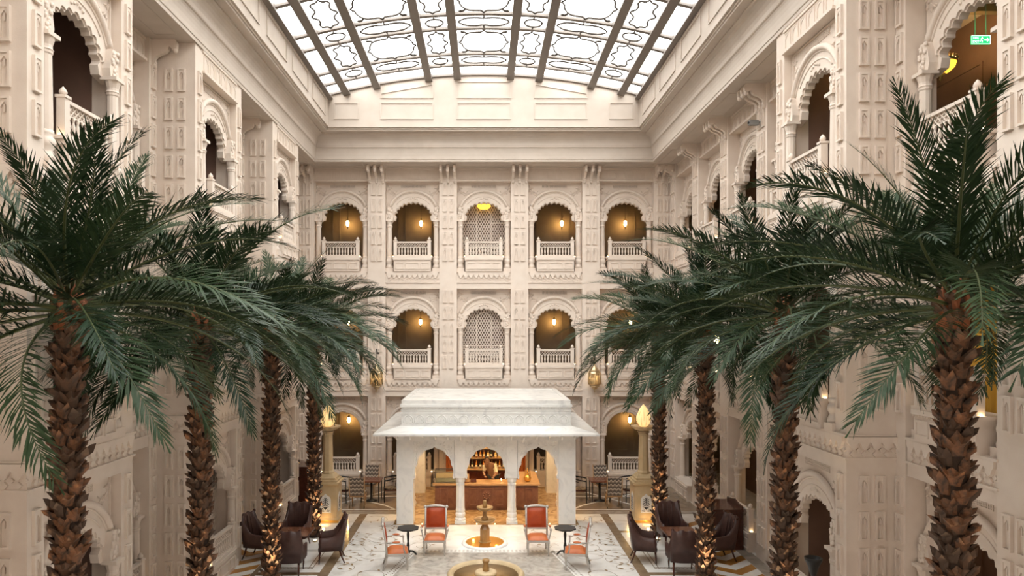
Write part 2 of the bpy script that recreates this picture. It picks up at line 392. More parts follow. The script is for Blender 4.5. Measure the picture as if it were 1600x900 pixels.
def bay(wall, frame, storeys, bname, scal=(1,1,1), bw=2.12, top_d=.08, pend=True, bal=(1,1,1), fw=None, dy=.17):
    rot = frame[1]; fw = fw or bw
    for st in storeys:
        zb = ST[st]; P = lambda x, y, z: w2(frame, x, y, zb+z)
        obj('arch_wall', ARCH[scal[st]], wall, P(0,dy,0), rot); obj('hood_mould', HOOD, wall, P(0,dy,0), rot)
        for s in (-1, 1):
            c = obj('column', COL, wall, P(s*.92, .05+dy, 0), rot); obj('capital', CAP, c, (0,0,1.76)); obj('column_base', BASE, c)
            obj('corbel', CORB, wall, P(s*.92, .07+dy, 2.04), rot, (1,1,1))
            obj('floral_relief', REL, wall, P(s*.62, .155+dy, 3.02), rot, (s,1,1))
        d = obj('dado', DADO, wall, P(0,0,0), rot)
        obj('dado_panel', DPL, d, (0,-.1,.08)); obj('dado_panel', DPS, d, (-.5,-.1,.08)); obj('dado_panel', DPS, d, (.5,-.1,.08))
        obj('vent_grille', VENT, wall, P(0,.16+dy,3.32), rot)
        if st < 2:
            b = obj('band', cm(('band',bw,fw), lambda: band(bw,fw)), wall, P(0,0,0), rot)
            if pend:
                n = int(fw/.2)
                for k in range(n): obj('pendant', PEND, b, (-(n-1)*.1+k*.2, 0, 3.8))
        else:
            f = obj('top_frieze', cm(('tf',bw,top_d), lambda: topfrieze(bw, top_d)), wall, P(0,0,0), rot)
            n = int(bw/.345)
            for k in range(n): obj('frieze_panel', FPAN, f, (-(n-1)*.1725+k*.345, top_d, 3.61))
        if bal[st]:
            balustrade(P(0,-.03,.60), rot, f'white stone balustrade, {["ground","middle","top"][st]} storey, {bname}', 'arcade balustrades')
def panels(parent, xs, storeys, y=0, rot=0, axis='x'):
    for st in storeys:
        for k in range(5):
            z = ST[st]+3.525-.06-.50-.64*k
            for x in xs: obj('panel', PANEL, parent, (x, y, z) if axis == 'x' else (y, x, z), rot)
# ---- back wall
PITCH = 2.79
pil = B(-.34,.34,-.02,.5,0,ZS).mesh('pilaster','plaster')
names5 = ['leftmost arch of the back wall','second arch from the left of the back wall','centre arch of the back wall','second arch from the right of the back wall','rightmost arch of the back wall']
for k in range(6):
    x = (k-2.5)*PITCH; p = obj('pilaster', pil, wall_back, (x, BY, 0))
    panels(p, (-.13,.13), (0,1,2), -.02)
    for dx in (-.26,0,.26): obj('bracket', BRK, p, (dx, -.02, ZS-.6))
obj('corner_pier', (MB().box(-XR-.3,-2.5*PITCH-.34,BY,BY+.5,0,ZS).box(2.5*PITCH+.34,XR+.3,BY,BY+.5,0,ZS), 'plaster'), wall_back)
for k in range(5):
    bay(wall_back, FR['back']((k-2)*PITCH), (0,1,2), names5[k], scal=(0,1,1), bal=(k != 2,1,1))
# ---- side walls
def pbay(side, s, storeys, nm, jali=()):
    wall = wall_left if side == 'left' else wall_right
    fr = FR[side](s, XR-XP); rot = fr[1]; near = -1 if side == 'left' else 1
    for e in (-1, 1):
        x0, x1 = sorted((e*1.06, e*1.44))
        p = obj('corner_pier', cm(('pier',e), lambda: B(x0,x1,0,1.25,0,ZS).mesh('corner_pier','plaster')), wall, w2(fr,0,0,0), rot)
        panels(p, (e*1.25,), storeys)
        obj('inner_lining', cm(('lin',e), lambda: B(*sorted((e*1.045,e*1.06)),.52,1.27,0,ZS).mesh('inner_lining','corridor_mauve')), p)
        if e == near:
            panels(p, (.30,.58), storeys, e*1.44, -rot, axis='y')
            for zb in ST[:2]:
                ln = obj('return_band', cm(('rb',e), lambda: MB().box(*sorted((e*1.44,e*1.465)),0,1.0,3.76,3.79).box(*sorted((e*1.44,e*1.47)),0,1.0,4.17,4.2).mesh('return_band','plaster')), p, (0,0,zb))
                for k in range(5): obj('pendant', PEND, p, (e*1.44, .1+k*.2, zb+3.8), -rot)
    for st in storeys: obj('field_frame', cm('ffr', lambda: MB().box(-1.02,1.02,-.03,0,1.47,1.505).box(-1.02,-.985,-.03,0,.75,1.47).box(.985,1.02,-.03,0,.75,1.47).mesh('field_frame','plaster')), wall, w2(fr,0,.19,ST[st]+2.0), rot)
    bay(wall, fr, storeys, nm, top_d=0, fw=2.96, dy=.03)
def strip(side, s, w, storeys=(0,1,2), nbr=1, npan=1):
    wall = wall_left if side == 'left' else wall_right
    fr = FR[side](s); p = obj('pilaster', B(-w/2,w/2,-.02,.5,0,ZS).mesh('pilaster','plaster'), wall, w2(fr,0,0,0), fr[1])
    panels(p, (0,) if npan == 1 else (-.13,.13), storeys, -.02)
    for dx in ([0] if nbr == 1 else [-.18,.18] if nbr == 2 else [-.22,0,.22]): obj('bracket', BRK, p, (dx, -.02, ZS-.6))
al = (0,1,2)
for s, nm in ((11.03,'nearest'),(16.63,'middle'),(22.18,'farthest')):
    pbay('left', s, al, f'{nm} projecting bay of the left wall')
for s, nm, w0, w1 in ((8.2,'recess at the near end',None,.33),(13.83,'recess behind the nearest bay',.30,.30),(19.4,'recess behind the middle bay',.27,.28),(25.1,'recess at the back corner',.42,.5)):
    bay(wall_left, FR['left'](s), al, f'{nm} of the left wall')
    if w0: strip('left', s-1.06-w0/2, w0)
    else: strip('left', s-1.4, .68, nbr=3, npan=2)
    if w1: strip('left', s+1.06+w1/2, w1)
pbay('right', 13.53, al, 'projecting bay of the right wall')
for s, nm in ((7.86,'near end'),(10.74,'wide recess before the projecting bay'),(16.52,'arch just behind the projecting bay'),(19.34,'third arch from the back corner'),(22.16,'second arch from the back corner'),(24.98,'arch next to the back corner')):
    bay(wall_right, FR['right'](s), al, f'{nm}, right wall', bal=(0,1,1) if s > 24 else (1,1,1))
for s in (6.54, 9.36): strip('right', s, .70, nbr=3, npan=2)
strip('right', 11.96, .28)
for s in (15.27,): strip('right', s, .40)
for s in (17.93, 20.75, 23.57): strip('right', s, .70, nbr=3, npan=2)
strip('right', 26.36, .66, nbr=2, npan=2)
# ---------------------------------------------------------------- cornice, clerestory and skylight
def ring(d): return [(-6.38+d, -1.4+d), (6.38-d, -1.4+d), (6.38-d, 25.73-d), (-6.38+d, 25.73-d)]
prof = [(0,ZS),(-.02,ZS+.01),(-.02,ZS+.06),(.0,ZS+.08)]
prof += [(.02+.11*(1-cos(u*pi/2)), ZS+.09+.42*sin(u*pi/2)) for u in [k/6 for k in range(7)]]
prof += [(.09,ZS+.52),(.09,ZS+.56)]
prof += [(.10+.24*(1-cos(u*pi/2)), ZS+.57+.38*sin(u*pi/2)) for u in [k/6 for k in range(7)]]
prof += [(.36,ZS+.96),(.36,ZS+1.0),(.58,ZS+1.0),(.58,ZS+1.05),(.62,ZS+1.05),(.62,ZS+1.1),(.66,ZS+1.12)]
prof += [(.9,ZS+1.12)] if False else []
m = MB(); vs = []; fs = []
for d, z in prof: vs += [(x,y,z) for x,y in ring(d)]
for i in range(len(prof)-1):
    for k in range(4): fs.append((i*4+k, i*4+(k+1)%4, (i+1)*4+(k+1)%4, (i+1)*4+k))
m.add(vs, fs); trim_1 = struct('trim_1', (m, 'cornice'))
XW, YW, ZW, CR = 5.70, 25.05, ZS+1.1, 15.46
SPR = 14.70; RAD = (XW**2+(CR-SPR)**2)/(2*(CR-SPR)); ZC = CR-RAD
def zarc(x): return ZC+sqrt(RAD*RAD-x*x)
wall_upper = struct('wall_upper', (MB().box(-XW-.2,-XW,-.75,YW,ZW,SPR+.1).box(XW,XW+.2,-.75,YW,ZW,SPR+.1).prism(
    [(-XW-.2,ZW),(-XW-.2,SPR+.05)]+[(x, zarc(x)+.08) for x in [-XW+XW*2*k/24 for k in range(25)]]+[(XW+.2,SPR+.05),(XW+.2,ZW)], YW, YW+.2).prism(
    [(-XW-.2,ZW),(-XW-.2,SPR+.05)]+[(x, zarc(x)+.08) for x in [-XW+XW*2*k/24 for k in range(25)]]+[(XW+.2,SPR+.05),(XW+.2,ZW)], -.95, -.75), 'cornice'))
def upanel(poly, name='panel'):
    m = MB(); n = len(poly); cx = sum(p[0] for p in poly)/n; cz = sum(p[1] for p in poly)/n; t = .04
    inn = [(cx+(x-cx)*(1-2*t/max(.2,abs(x-cx)*2)), cz+(z-cz)*(1-2*t/max(.2,abs(z-cz)*2))) for x,z in poly]
    for i in range(n):
        a,b,c,d = poly[i],poly[(i+1)%n],inn[(i+1)%n],inn[i]; m.prism([a,b,c,d], -.03, 0)
    return m.mesh('panel','cornice')
def rectp(x0,x1,z0,z1): return [(x0,z0),(x1,z0),(x1,z1),(x0,z1)]
for x0, x1 in ((-5.5,-4.6),(-3.8,-1.85),(-1.0,1.0),(1.85,3.8),(4.6,5.5)):
    obj('panel', upanel(rectp(x0,x1,ZW+.28,ZW+.9)), wall_upper, (0,YW,0))
obj('panel', upanel(rectp(-1.0,1.0,ZW+1.05,ZW+1.68)), wall_upper, (0,YW,0))
for s in (-1,1):
    obj('panel', upanel([(s*1.85,ZW+1.05),(s*3.8,ZW+1.05),(s*3.8,ZW+1.2),(s*1.85,ZW+1.58)]), wall_upper, (0,YW,0))
pm = upanel(rectp(-.9,.9,ZW+.25,ZW+.9))
for k in range(10):
    y = 23.6-2.4*k
    obj('panel', pm, wall_upper, (-XW,y,0), pi/2); obj('panel', pm, wall_upper, (XW,y,0), -pi/2)
# soffit mouldings between the brackets
sm = MB().box(-.95,.95,-.25,-.21,-.012,0).box(-.95,.95,.21,.25,-.012,0).box(-.95,-.91,-.21,.21,-.012,0).box(.91,.95,-.21,.21,-.012,0).mesh('soffit_frame','cornice')
for s in (13.83,19.4,24.9,8.2): obj('soffit_frame', sm, ceiling, (-6.88,s,ZS), pi/2)
for s in (7.95,10.77,16.52,19.34,22.16,24.98): obj('soffit_frame', sm, ceiling, (6.88,s,ZS), pi/2)
for k in range(5): obj('soffit_frame', sm, ceiling, ((k-2)*PITCH,26.2,ZS))
# skylight
win = struct('window_1', None, 'barrel vaulted skylight of milk glass panes with iron scrollwork')
RX = [-5.66,-5.05,-3.94,-2.03,-.975,.975,2.03,3.94,5.05,5.66]
RYs = [YW]; y = YW; rows = []
seq = [('edge',.95)]+[('oval',.95),('big',1.95)]*9
for t, h in seq:
    if y-h < -.7: break
    rows.append((t, y-h, y)); y -= h
YEND = y
for x in RX:
    w = .13 if abs(x) < 5.6 else .08
    z = zarc(x) if abs(x) < XW else SPR
    obj('rib', (B(-w,w,YEND-.1,YW,-.16,.10), 'rib'), win, (x,0,z), (0, math.asin(x/RAD), 0))
cr = MB()
for y in (0,):
    pts = [(-XW+2*XW*k/36) for k in range(37)]
    cr.loft([[(x,-.07,zarc(x)-.03),(x,.07,zarc(x)-.03),(x,.07,zarc(x)+.08),(x,-.07,zarc(x)+.08)] for x in pts], sm=False)
crm = cr.mesh('cross_bar','rib')
for t, y0, y1 in rows: obj('cross_bar', crm, win, (0,y0,0))
obj('cross_bar', crm, win, (0,YW-.03,0))
def pane(c, h):
    x0, x1 = RX[c], RX[c+1]; xs = [x0+(x1-x0)*k/6 for k in range(7)]
    return MB().loft([[(x,-h/2,zarc(x)+.03) for x in xs],[(x,h/2,zarc(x)+.03) for x in xs],[(x,h/2,zarc(x)+.05) for x in xs]], sm=False, closed=False).mesh('pane','milk_glass')
def cat(pts, n=5):
    out = []; N = len(pts)
    for i in range(N):
        p0, p1, p2, p3 = pts[i-1], pts[i], pts[(i+1)%N], pts[(i+2)%N]
        for j in range(n):
            t = j/n
            out.append(tuple(.5*(2*p1[k]+(p2[k]-p0[k])*t+(2*p0[k]-5*p1[k]+4*p2[k]-p3[k])*t*t+(3*p1[k]-p0[k]-3*p2[k]+p3[k])*t**3) for k in (0,1)))
    return out
def quad(q):                                  # mirror a quarter outline (from the top tip to the right tip) to a closed one
    r = q + [(u,-v) for u,v in q[-2::-1]]; return r + [(-u,v) for u,v in r[-2:0:-1]]
def scroll(c, t, h):
    x0, x1 = RX[c]+.16, RX[c+1]-.16; cx = (x0+x1)/2; a = (x1-x0)/2; b = h/2-.12; m = MB()
    def P(u, v): x = cx+u*a; return (x, v*b, zarc(x)-.01)
    wide = a > .6; r = .032
    if t == 'oval':
        q = [(0,.62),(.3,.74),(.62,.66),(.80,.42),(.95,0)] if wide else [(0,.70),(.28,.64),(.5,.5),(.66,.26),(.72,0)]
    elif wide: q = [(0,1.0),(.10,.86),(.30,.84),(.55,.80),(.74,.62),(.85,.34),(.87,.16),(.98,0)]
    else: q = [(0,.96),(.22,.84),(.55,.80),(.66,.66),(.55,.46),(.58,.24),(.90,0)]
    m.tube([P(u,v) for u,v in cat(quad(q))], r, 4, closed=True)
    if t == 'oval':
        for v in (1,-1): m.tube([P(0,v*1.1),P(0,v*q[0][1])], r*.8, 4)
    elif wide:
        for su in (-1,1):
            for sv in (-1,1): m.tube([P(su*.66,sv*.74),P(su*.74,sv*.86),P(su*.86,sv*.88)], r*1.2, 4); m.ball(P(su*.86,sv*.88), .06, 6, 4, sz=.3)
    return m.mesh('scrollwork','iron')
for t, y0, y1 in rows:
    for c in range(9):
        h = y1-y0; p = obj('pane', cm(('pane',c,round(h,2)), lambda: pane(c,h)), win, (0,(y0+y1)/2,0))
        if t != 'edge' and 0 < c < 8: obj('scrollwork', cm(('scr',c,t), lambda: scroll(c,t,h)), p)
# ---------------------------------------------------------------- floor inlay
def slab(name, m, x0, x1, y0, y1, h=.003, par=floor): return obj(name, (B(x0,x1,y0,y1,0,h), m), par)
slab('terrace_paving','marble_tan',-XR,XR,22.95,26.8)
slab('border_strip','marble_border',-XR,XR,22.6,22.95)
def ribbon(m, pts, w, z=.006, mi=0):
    vs = []; N = len(pts)
    for i, p in enumerate(pts):
        a = pts[max(i-1,0)]; b = pts[min(i+1,N-1)]; tx, ty = b[0]-a[0], b[1]-a[1]; L = sqrt(tx*tx+ty*ty) or 1
        ww = (w[i] if isinstance(w, list) else w)/2
        vs += [(p[0]-ty/L*ww, p[1]+tx/L*ww, z), (p[0]+ty/L*ww, p[1]-tx/L*ww, z)]
    m.add(vs, [(2*i,2*i+1,2*i+3,2*i+2) for i in range(N-1)], mi)
def leaf(m, x, y, a, l, w, z=.006, mi=1):
    ca, sa = cos(a), sin(a); q = [(0,0),(.35*l,w),(l,0),(.35*l,-w)]
    m.add([(x+u*ca-v*sa, y+u*sa+v*ca, z) for u,v in q], [(0,1,2,3)], mi)
for s in (-1,1):
    slab('border_strip','marble_brown',s*3.98-.13,s*3.98+.13,4,22.6)
    slab('border_strip','marble_brown',s*5.72-.06,s*5.72+.06,4,22.6)
    slab('border_strip','marble_border',*sorted((s*6.95,s*7.3)),4,22.6)
    for y in (17.0, 20.6, 13.4): slab('border_strip','marble_brown',*sorted((s*4.11,s*5.66)),y-.09,y+.09)
    m = MB()
    for x0,x1,y0,y1 in ((4.35,5.5,17.35,17.37),(4.35,5.5,17.45,17.47),(4.35,5.5,18.75,18.77),(4.35,5.5,18.85,18.87)): m.box(*sorted((s*x0,s*x1)),y0,y1,.001,.004)
    for x0,x1 in ((4.35,4.37),(4.45,4.47),(5.4,5.42),(5.48,5.5)): m.box(*sorted((s*x0,s*x1)),17.35,18.87,.001,.0045)
    for k in range(11): ribbon(m, [(s*(4.38+k*.1),17.37),(s*(4.43+k*.1),17.45),(s*(4.48+k*.1),17.37)], .015)
    obj('inlay_frame', (m,'inlay_dark'), floor)
    # chevron paving along the side walls
    for k in range(26):
        y = 4.3+k*.7
        vs = [(s*5.79,y+.45),(s*6.37,y),(s*6.94,y+.45),(s*6.94,y+.80),(s*6.37,y+.35),(s*5.79,y+.80)]
        if y+.8 < 22.6: obj('chevron_tile', cm(('chev',s), lambda: MB().prism([(a,b-4.3) for a,b in vs],0,.003,ax='z').mesh('chevron_tile','marble_orange')), floor, (0,y,0))
    # floral scrolls in the white field
    m = MB(); rnd = random.Random(4)
    for row, x0 in enumerate((2.75,3.45)):
        for k in range(9):
            y = 13.2+k*1.0+row*.5; d = 1 if (k+row)%2 else -1; r0 = rnd.uniform(.3,.5); y += rnd.uniform(-.15,.15); row = rnd.uniform(0,6)
            pts = [(s*(x0+d*.12)+ (r0*(1-.62*t/20))*cos(t*.33*d+row), y+(r0*(1-.62*t/20))*sin(t*.33*d+row)) for t in range(21)]
            ribbon(m, pts, .013)
            for q in range(3,20,4):
                leaf(m, pts[q][0], pts[q][1], rnd.uniform(0,6.28), .17, .035)
    for k in range(4):
        y = 19.2+k*.75; x0 = s*1.75
        pts = [(x0+s*(.35*(1-.6*t/18))*cos(t*.35), y+(.35*(1-.6*t/18))*sin(t*.35)) for t in range(19)]
        if y < 21.0:
            ribbon(m, pts, .013)
            for q in range(3,18,5): leaf(m, pts[q][0], pts[q][1], rnd.uniform(0,6.28), .16, .035)
    obj('floral_inlay', (m,'inlay_vine','inlay_leaf'), floor)
    # angled lines in the terrace floor
    m = MB()
    for a, b in (((3.0,23.15),(6.6,23.15)),((3.0,23.15),(3.4,23.7)),((3.4,23.7),(6.6,26.3)),((5.6,23.2),(3.4,26.3)),((3.0,25.0),(6.8,25.0))):
        ribbon(m, [(s*a[0],a[1]),(s*b[0],b[1])], .09, .005)
    obj('inlay_lines', (m,'marble_floor'), floor)
OC = [(-1.95,18.75),(1.95,18.75),(2.5,16.3),(2.5,13),(-2.5,13),(-2.5,16.3)]
obj('centre_paving', (MB().prism(OC,0,.002,ax='z'),'marble_grey'), floor)
m = MB()
path = [(-2.5,14.),(-2.5,16.3),(-1.95,18.75),(1.95,18.75),(2.5,16.3),(2.5,14.)]
for (x0,y0),(x1,y1) in zip(path, path[1:]):
    L = sqrt((x1-x0)**2+(y1-y0)**2); n = int(L/.11); a = math.atan2(y1-y0,x1-x0)
    ribbon(m, [(x0,y0),(x1,y1)], .26, .004, 0)
    for k in range(n):
        for off in (-.06,.06):
            u = (k+.5)/n; x = x0+(x1-x0)*u-sin(a)*off; y = y0+(y1-y0)*u+cos(a)*off
            leaf(m, x-.05*cos(a+.6), y-.05*sin(a+.6), a+.6, .1, .022, .006, 1)
obj('mosaic_border', (m,'marble_floor','inlay_dark'), floor)
# ---------------------------------------------------------------- palms
def frond_mesh(seed, L=2.75, droop=1.1, curl=.15):
    rnd = random.Random(seed); m = MB(); n = 22; P = []; T = []; x = z = yy = 0
    for i in range(n+1):
        t = i/n; a = .12-droop*t**1.5; b = curl*t*t; P.append(Vector((x,yy,z))); T.append(Vector((cos(a)*cos(b),cos(a)*sin(b),sin(a))))
        st = L/n; x += cos(a)*cos(b)*st; yy += cos(a)*sin(b)*st; z += sin(a)*st
    m.tube(P, [max(.004, .024*(1-t/n)**.8) for t in range(n+1)], 4, mi=1, sm=True)
    NL = 80
    for i in range(NL):
        t = .10+.90*(i+.5)/NL
        for s in (-1,1):
            tt = min(.999, t+rnd.uniform(-.007,.007)); k = int(tt*n); f = tt*n-k
            p = P[k].lerp(P[k+1], f); d = T[min(k+1,n)].lerp(T[k], 1-f).normalized()
            side = Vector((0,0,1)).cross(d).normalized()*s; up = d.cross(side)*s
            if up.z < 0: up = -up
            ang = R(58-34*t+rnd.uniform(-9,9)); v = R(30*(1-t*.5)+rnd.uniform(-16,16))
            dr = (d*cos(ang)+(side*cos(v)+up*sin(v))*sin(ang)).normalized()
            ln = (.50*min(1,(t/.22)**.7)*(1-.62*max(0,(t-.5)/.5)**1.5))*rnd.uniform(.82,1.12)
            w = .0125*rnd.uniform(.8,1.15)*(.7 if t > .85 else 1)
            wd_ = dr.cross(up).normalized()*w
            mid = p+dr*ln*.55; tip = p+dr*ln+Vector((0,0,-.10*ln*rnd.uniform(.2,1.6)))
            m.add([p-wd_*.5,p+wd_*.5,mid+wd_,mid-wd_,tip],[(0,1,2,3),(3,2,4)],0)
    m.add([P[n],P[n]+T[n]*.2+Vector((0,.01,0)),P[n]+T[n]*.2-Vector((0,.01,0))],[(0,1,2)],0)
    return m.mesh('frond','frond_green','frond_stalk',norm=False)
FRD = {}; SPINE = {}
def spine(L, droop, curl, n=22):
    out = []; x = yy = z = 0
    for i in range(n+1):
        t = i/n; a = .12-droop*t**1.5; b = curl*t*t
        if i % 5 == 0 or i == n: out.append(Vector((x,yy,z)))
        x += cos(a)*cos(b)*L/n; yy += cos(a)*sin(b)*L/n; z += sin(a)*L/n
    return out
def inP(x, y):
    return any(abs(y-c) < 1.6 for c in ((11.03,16.63,22.18) if x < 0 else (13.53,)))
for i in range(12):
    a_ = dict(L=2.6+.12*(i%4), droop=(.5,.85,1.05,1.2)[i//3], curl=(-.35,.1,.4)[i%3]); FRD[i] = frond_mesh(20+i, **a_); SPINE[i] = spine(**a_)
def boot_mesh(seed):
    rnd = random.Random(seed); rings = []
    w, h = .098, .26
    outer = [(-w*.7,0,.0),(-w,.015,.12),(-w*1.2,.085+rnd.uniform(0,.025),.20+rnd.uniform(-.02,.03)),(-w*.55,.055,.16),(0,.085+rnd.uniform(0,.03),.215+rnd.uniform(-.02,.05)),(w*.55,.055,.165),(w*1.2,.085+rnd.uniform(0,.025),.20+rnd.uniform(-.02,.03)),(w,.015,.12),(w*.7,0,0)]
    mid = [(x*.5, y*.75+.03, z*.66) for x,y,z in outer]
    inn = [(x*.8, y-.045, z*.93) for x,y,z in outer]
    vs = [(x,-y,z) for x,y,z in outer]+[(x,-y,z) for x,y,z in mid]+[(x,-y,z) for x,y,z in inn]; n = 9
    fs = [(k,k+1,n+k+1,n+k) for k in range(n-1)]+[(k+1,k,2*n+k,2*n+k+1) for k in range(n-1)]+[[n+k for k in range(n)]]
    return MB().add(vs, fs).mesh('leaf_base','boot',norm=False)
BOOT = [boot_mesh(k) for k in range(5)]
SHEATH = MB()
for k in range(9):
    a = k*2.4; SHEATH.tube([(0.10*cos(a),.10*sin(a),-.25),(.16*cos(a),.16*sin(a),.05),(.10*cos(a),.10*sin(a),.35)],[.07,.05,.015],5)
SHEATH = SHEATH.mesh('crown_sheath','sheath')
def palm(x, y, h, seed, label, rot=0, nf=50, fs=1.0):
    rnd = random.Random(seed); t = thing('date_palm', label, 'palm tree', (x,y,0), 0, 'date palms along the atrium')
    prof = [(.13-.02*k/12+.03*(1 if k == 0 else 0), h*k/12) for k in range(13)]
    obj('trunk', (MB().lathe(prof, 12),'bark'), t)
    n = int(h/.040)
    for k in range(n):
        z = h*(k+.2)/n; a = k*2.39996+rnd.uniform(-.12,.12); r = .112-.016*z/h
        s = rnd.uniform(.85,1.2)
        obj('leaf_base', BOOT[rnd.randrange(5)], t, (r*cos(a), r*sin(a), z-.05), (R(rnd.uniform(-6,9)), R(rnd.uniform(-8,8)), a+pi/2), (s,s,s*rnd.uniform(.9,1.15)))
    obj('crown_sheath', SHEATH, t, (0,0,h))
    for k in range(nf):
        u = (k+.5)/nf; el = 70-92*u**.75+rnd.uniform(-8,8); az = k*2.39996+rot+rnd.uniform(-.2,.2)
        kind = (0 if u < .16 else 1 if u < .42 else 2 if u < .75 else 3)*3+rnd.randrange(3)
        s = fs*rnd.uniform(.88,1.1)*(.74 if u < .1 else .84 if u < .2 else 1); roll = R(rnd.uniform(-25,25))
        base = Vector((.1*cos(az),.1*sin(az), h-.10+.35*(1-u)))
        for it in range(24):                       # keep the frond clear of the wall beside it
            mt = Matrix.Rotation(az,4,'Z') @ Matrix.Rotation(-R(el),4,'Y') @ Matrix.Rotation(roll,4,'X')
            bad = False
            for q in SPINE[kind]:
                w_ = mt @ (q*s)+base; lim = 6.2 if inP(x, y+w_.y) else 7.1
                if abs(x+w_.x) > lim: bad = True
            if not bad: break
            d_ = math.atan2(sin(az-(pi if x < 0 else 0)), cos(az-(pi if x < 0 else 0))); az += R(9)*(1 if d_ >= 0 else -1); s *= .985
        obj('frond', FRD[kind], t, base, (roll, -R(el), az), s)
    return t
for i, (x, y, h, nm) in enumerate(((-5.02,8.25,6.3,'nearest palm on the left side'),(-5.0,12.04,6.15,'second palm on the left side'),(-5.0,16.06,6.05,'third palm on the left side'),(-5.0,20.1,6.0,'farthest palm on the left side'),
        (5.2,7.54,6.3,'nearest palm on the right side'),(5.2,11.8,6.3,'second palm on the right side'),(5.2,16.0,6.1,'third palm on the right side'),(5.2,20.25,5.95,'farthest palm on the right side'))):
    palm(x, y, h, 40+i, f'tall date palm with shaggy brown trunk, {nm}', rot=i*.9, fs=1.0)
    s = 1 if x < 0 else -1
    u = thing('ground_uplight', f'small brass uplight set at the foot of the {nm}', 'uplight', (x+s*.15, y-.48, 0), 0, 'palm uplights')
    obj('housing', (MB().lathe([(.07,0),(.07,.05),(.06,.055),(.06,.03),(.0001,.03)], 12),'brass'), u); obj('lens', (MB().lathe([(.055,.032),(.055,.04)],12),'led'), u)
    light('palm_spot', 'SPOT', (x+s*.15, y-.48, .08), 260, (1,.72,.40), (R(166), 0, 0), spot_size=R(50), spot_blend=.8, shadow_soft_size=.04)
# ---------------------------------------------------------------- marble pavilion
PX, PY0, PY1 = .07, 21.34, 26.1
pv = thing('marble_pavilion', 'white marble bar pavilion with three scalloped arches and wide sloping eaves', 'pavilion', (PX,0,0))
obj('paving', (B(-2.9,2.9,PY0-.02,26.6,0,.012),'marble_onyx'), pv)
def round_col(y): return MB().box(-.17,.17,y-.17,y+.17,0,.10).lathe([(.165,.10),(.17,.16),(.14,.2),(.16,.26),(.16,.32),(.14,.36),(.15,.42),(.135,.5),(.125,1.2),(.14,1.24),(.125,1.28),(.15,1.34),(.15,1.4),(.165,1.46)], 10, 0, y, sm=False).box(-.17,.17,y-.17,y+.17,1.46,2.64)
pc = round_col(0).mesh('column','marble_white')
for x in (-.81,.81): obj('column', pc, pv, (x,PY0+.18,0))
pier = MB().box(-.265,.265,0,.5,0,2.64).mesh('corner_pier','marble_white')
for x in (-2.535,2.535):
    for y in (PY0, PY1-.6): obj('corner_pier', pier, pv, (x,y,0))
for x in (-2.6,2.6): obj('column', pc, pv, (x,(PY0+PY1)/2,0))
def cusped(a, z0, zt, n=7, pts=5, bul=.05):
    base = []
    for k in range(n+1):
        u = -1+2*k/n; ang = pi/2*(1-abs(u)); base.append((a*math.copysign(cos(ang)**.9 if u else 0, u), z0+(zt-z0)*(sin(ang)**1.0)))
    out = []
    for k in range(n):
        (x0,y0),(x1,y1) = base[k],base[k+1]; L = sqrt((x1-x0)**2+(y1-y0)**2); nx, nz = -(y1-y0)/L,(x1-x0)/L
        for j in range(pts):
            u = j/pts; h = bul*4*u*(1-u); out.append((x0+(x1-x0)*u+nx*h, y0+(y1-y0)*u+nz*h))
    out.append(base[-1])
    mid = len(out)//2; out[mid] = (0, zt+.07); return out
def arch_pl(w, a):
    pr = cusped(a, 1.50, 2.36)
    return MB().prism([(-w/2,1.42),(-w/2,2.64),(w/2,2.64),(w/2,1.42),(a+.02,1.42)]+pr[::-1]+[(-a-.02,1.42)], 0, .22)
def carve(w, seed):
    m = MB(); rnd = random.Random(seed)
    for k in range(150):
        x, z = rnd.uniform(-w/2+.05,w/2-.05), rnd.uniform(1.8,2.6)
        if z < 1.62+.86*sqrt(max(0,1-(x/(w/2-.06))**2)): continue
        a = rnd.uniform(0,6.28); l, ww = .05, .018
        m.add([(x+l*cos(a),0,z+l*sin(a)),(x-ww*sin(a),0,z+ww*cos(a)),(x-l*cos(a),0,z-l*sin(a)),(x+ww*sin(a),0,z-ww*cos(a)),(x,-.015,z)],[(0,1,4),(1,2,4),(2,3,4),(3,0,4)])
    m.box(-w/2,w/2,-.02,0,2.6,2.64); return m
for x, w in ((-1.63,1.28),(0,1.28),(1.63,1.28)):
    a = obj('arch_panel', (arch_pl(w,w/2-.06),'marble_white'), pv, (x,PY0+.06,0)); obj('carving', (carve(w, int(w*100+x*7)),'marble_white'), a)
for x in (-2.7,2.48):
    for y0, y1 in ((PY0+.5,PY0+2.21),(PY0+2.55,PY1-.6)):
        w = y1-y0; obj('arch_panel', (arch_pl(w,w/2-.06),'marble_white'), pv, (x+.22,(y0+y1)/2,0), pi/2)
obj('lintel', (MB().box(-2.8,2.8,PY0,PY1,2.64,2.95),'marble_white'), pv)
for k in range(15):
    x = -2.77+k*5.54/14
    obj('eave_bracket', cm('ebr', lambda: MB().prism([(0,0),(-.12,.10),(-.32,.2),(-.48,.235),(-.48,.26),(0,.26)],-.022,.022,ax='x').mesh('eave_bracket','marble_white')), pv, (x,PY0,2.64))
    if k < 12:
        for s in (-1,1): obj('eave_bracket', CACHE['ebr'], pv, (s*2.8, PY0+.1+k*.4, 2.64), s*pi/2)
ev = MB()
o = [(-3.44,PY0-.64),(3.44,PY0-.64),(3.44,26.35),(-3.44,26.35)]; i_ = [(-2.69,21.5),(2.69,21.5),(2.69,26.1),(-2.69,26.1)]
vs = [(x,y,2.86) for x,y in o]+[(x,y,2.92) for x,y in o]+[(x,y,3.07) for x,y in i_]+[(x,y,2.9) for x,y in i_]
fs = []
for k in range(4):
    n = (k+1)%4
    for a, b in ((0,4),(4,8),(8,12),(12,0)): fs.append((a+k,a+n,b+n,b+k))
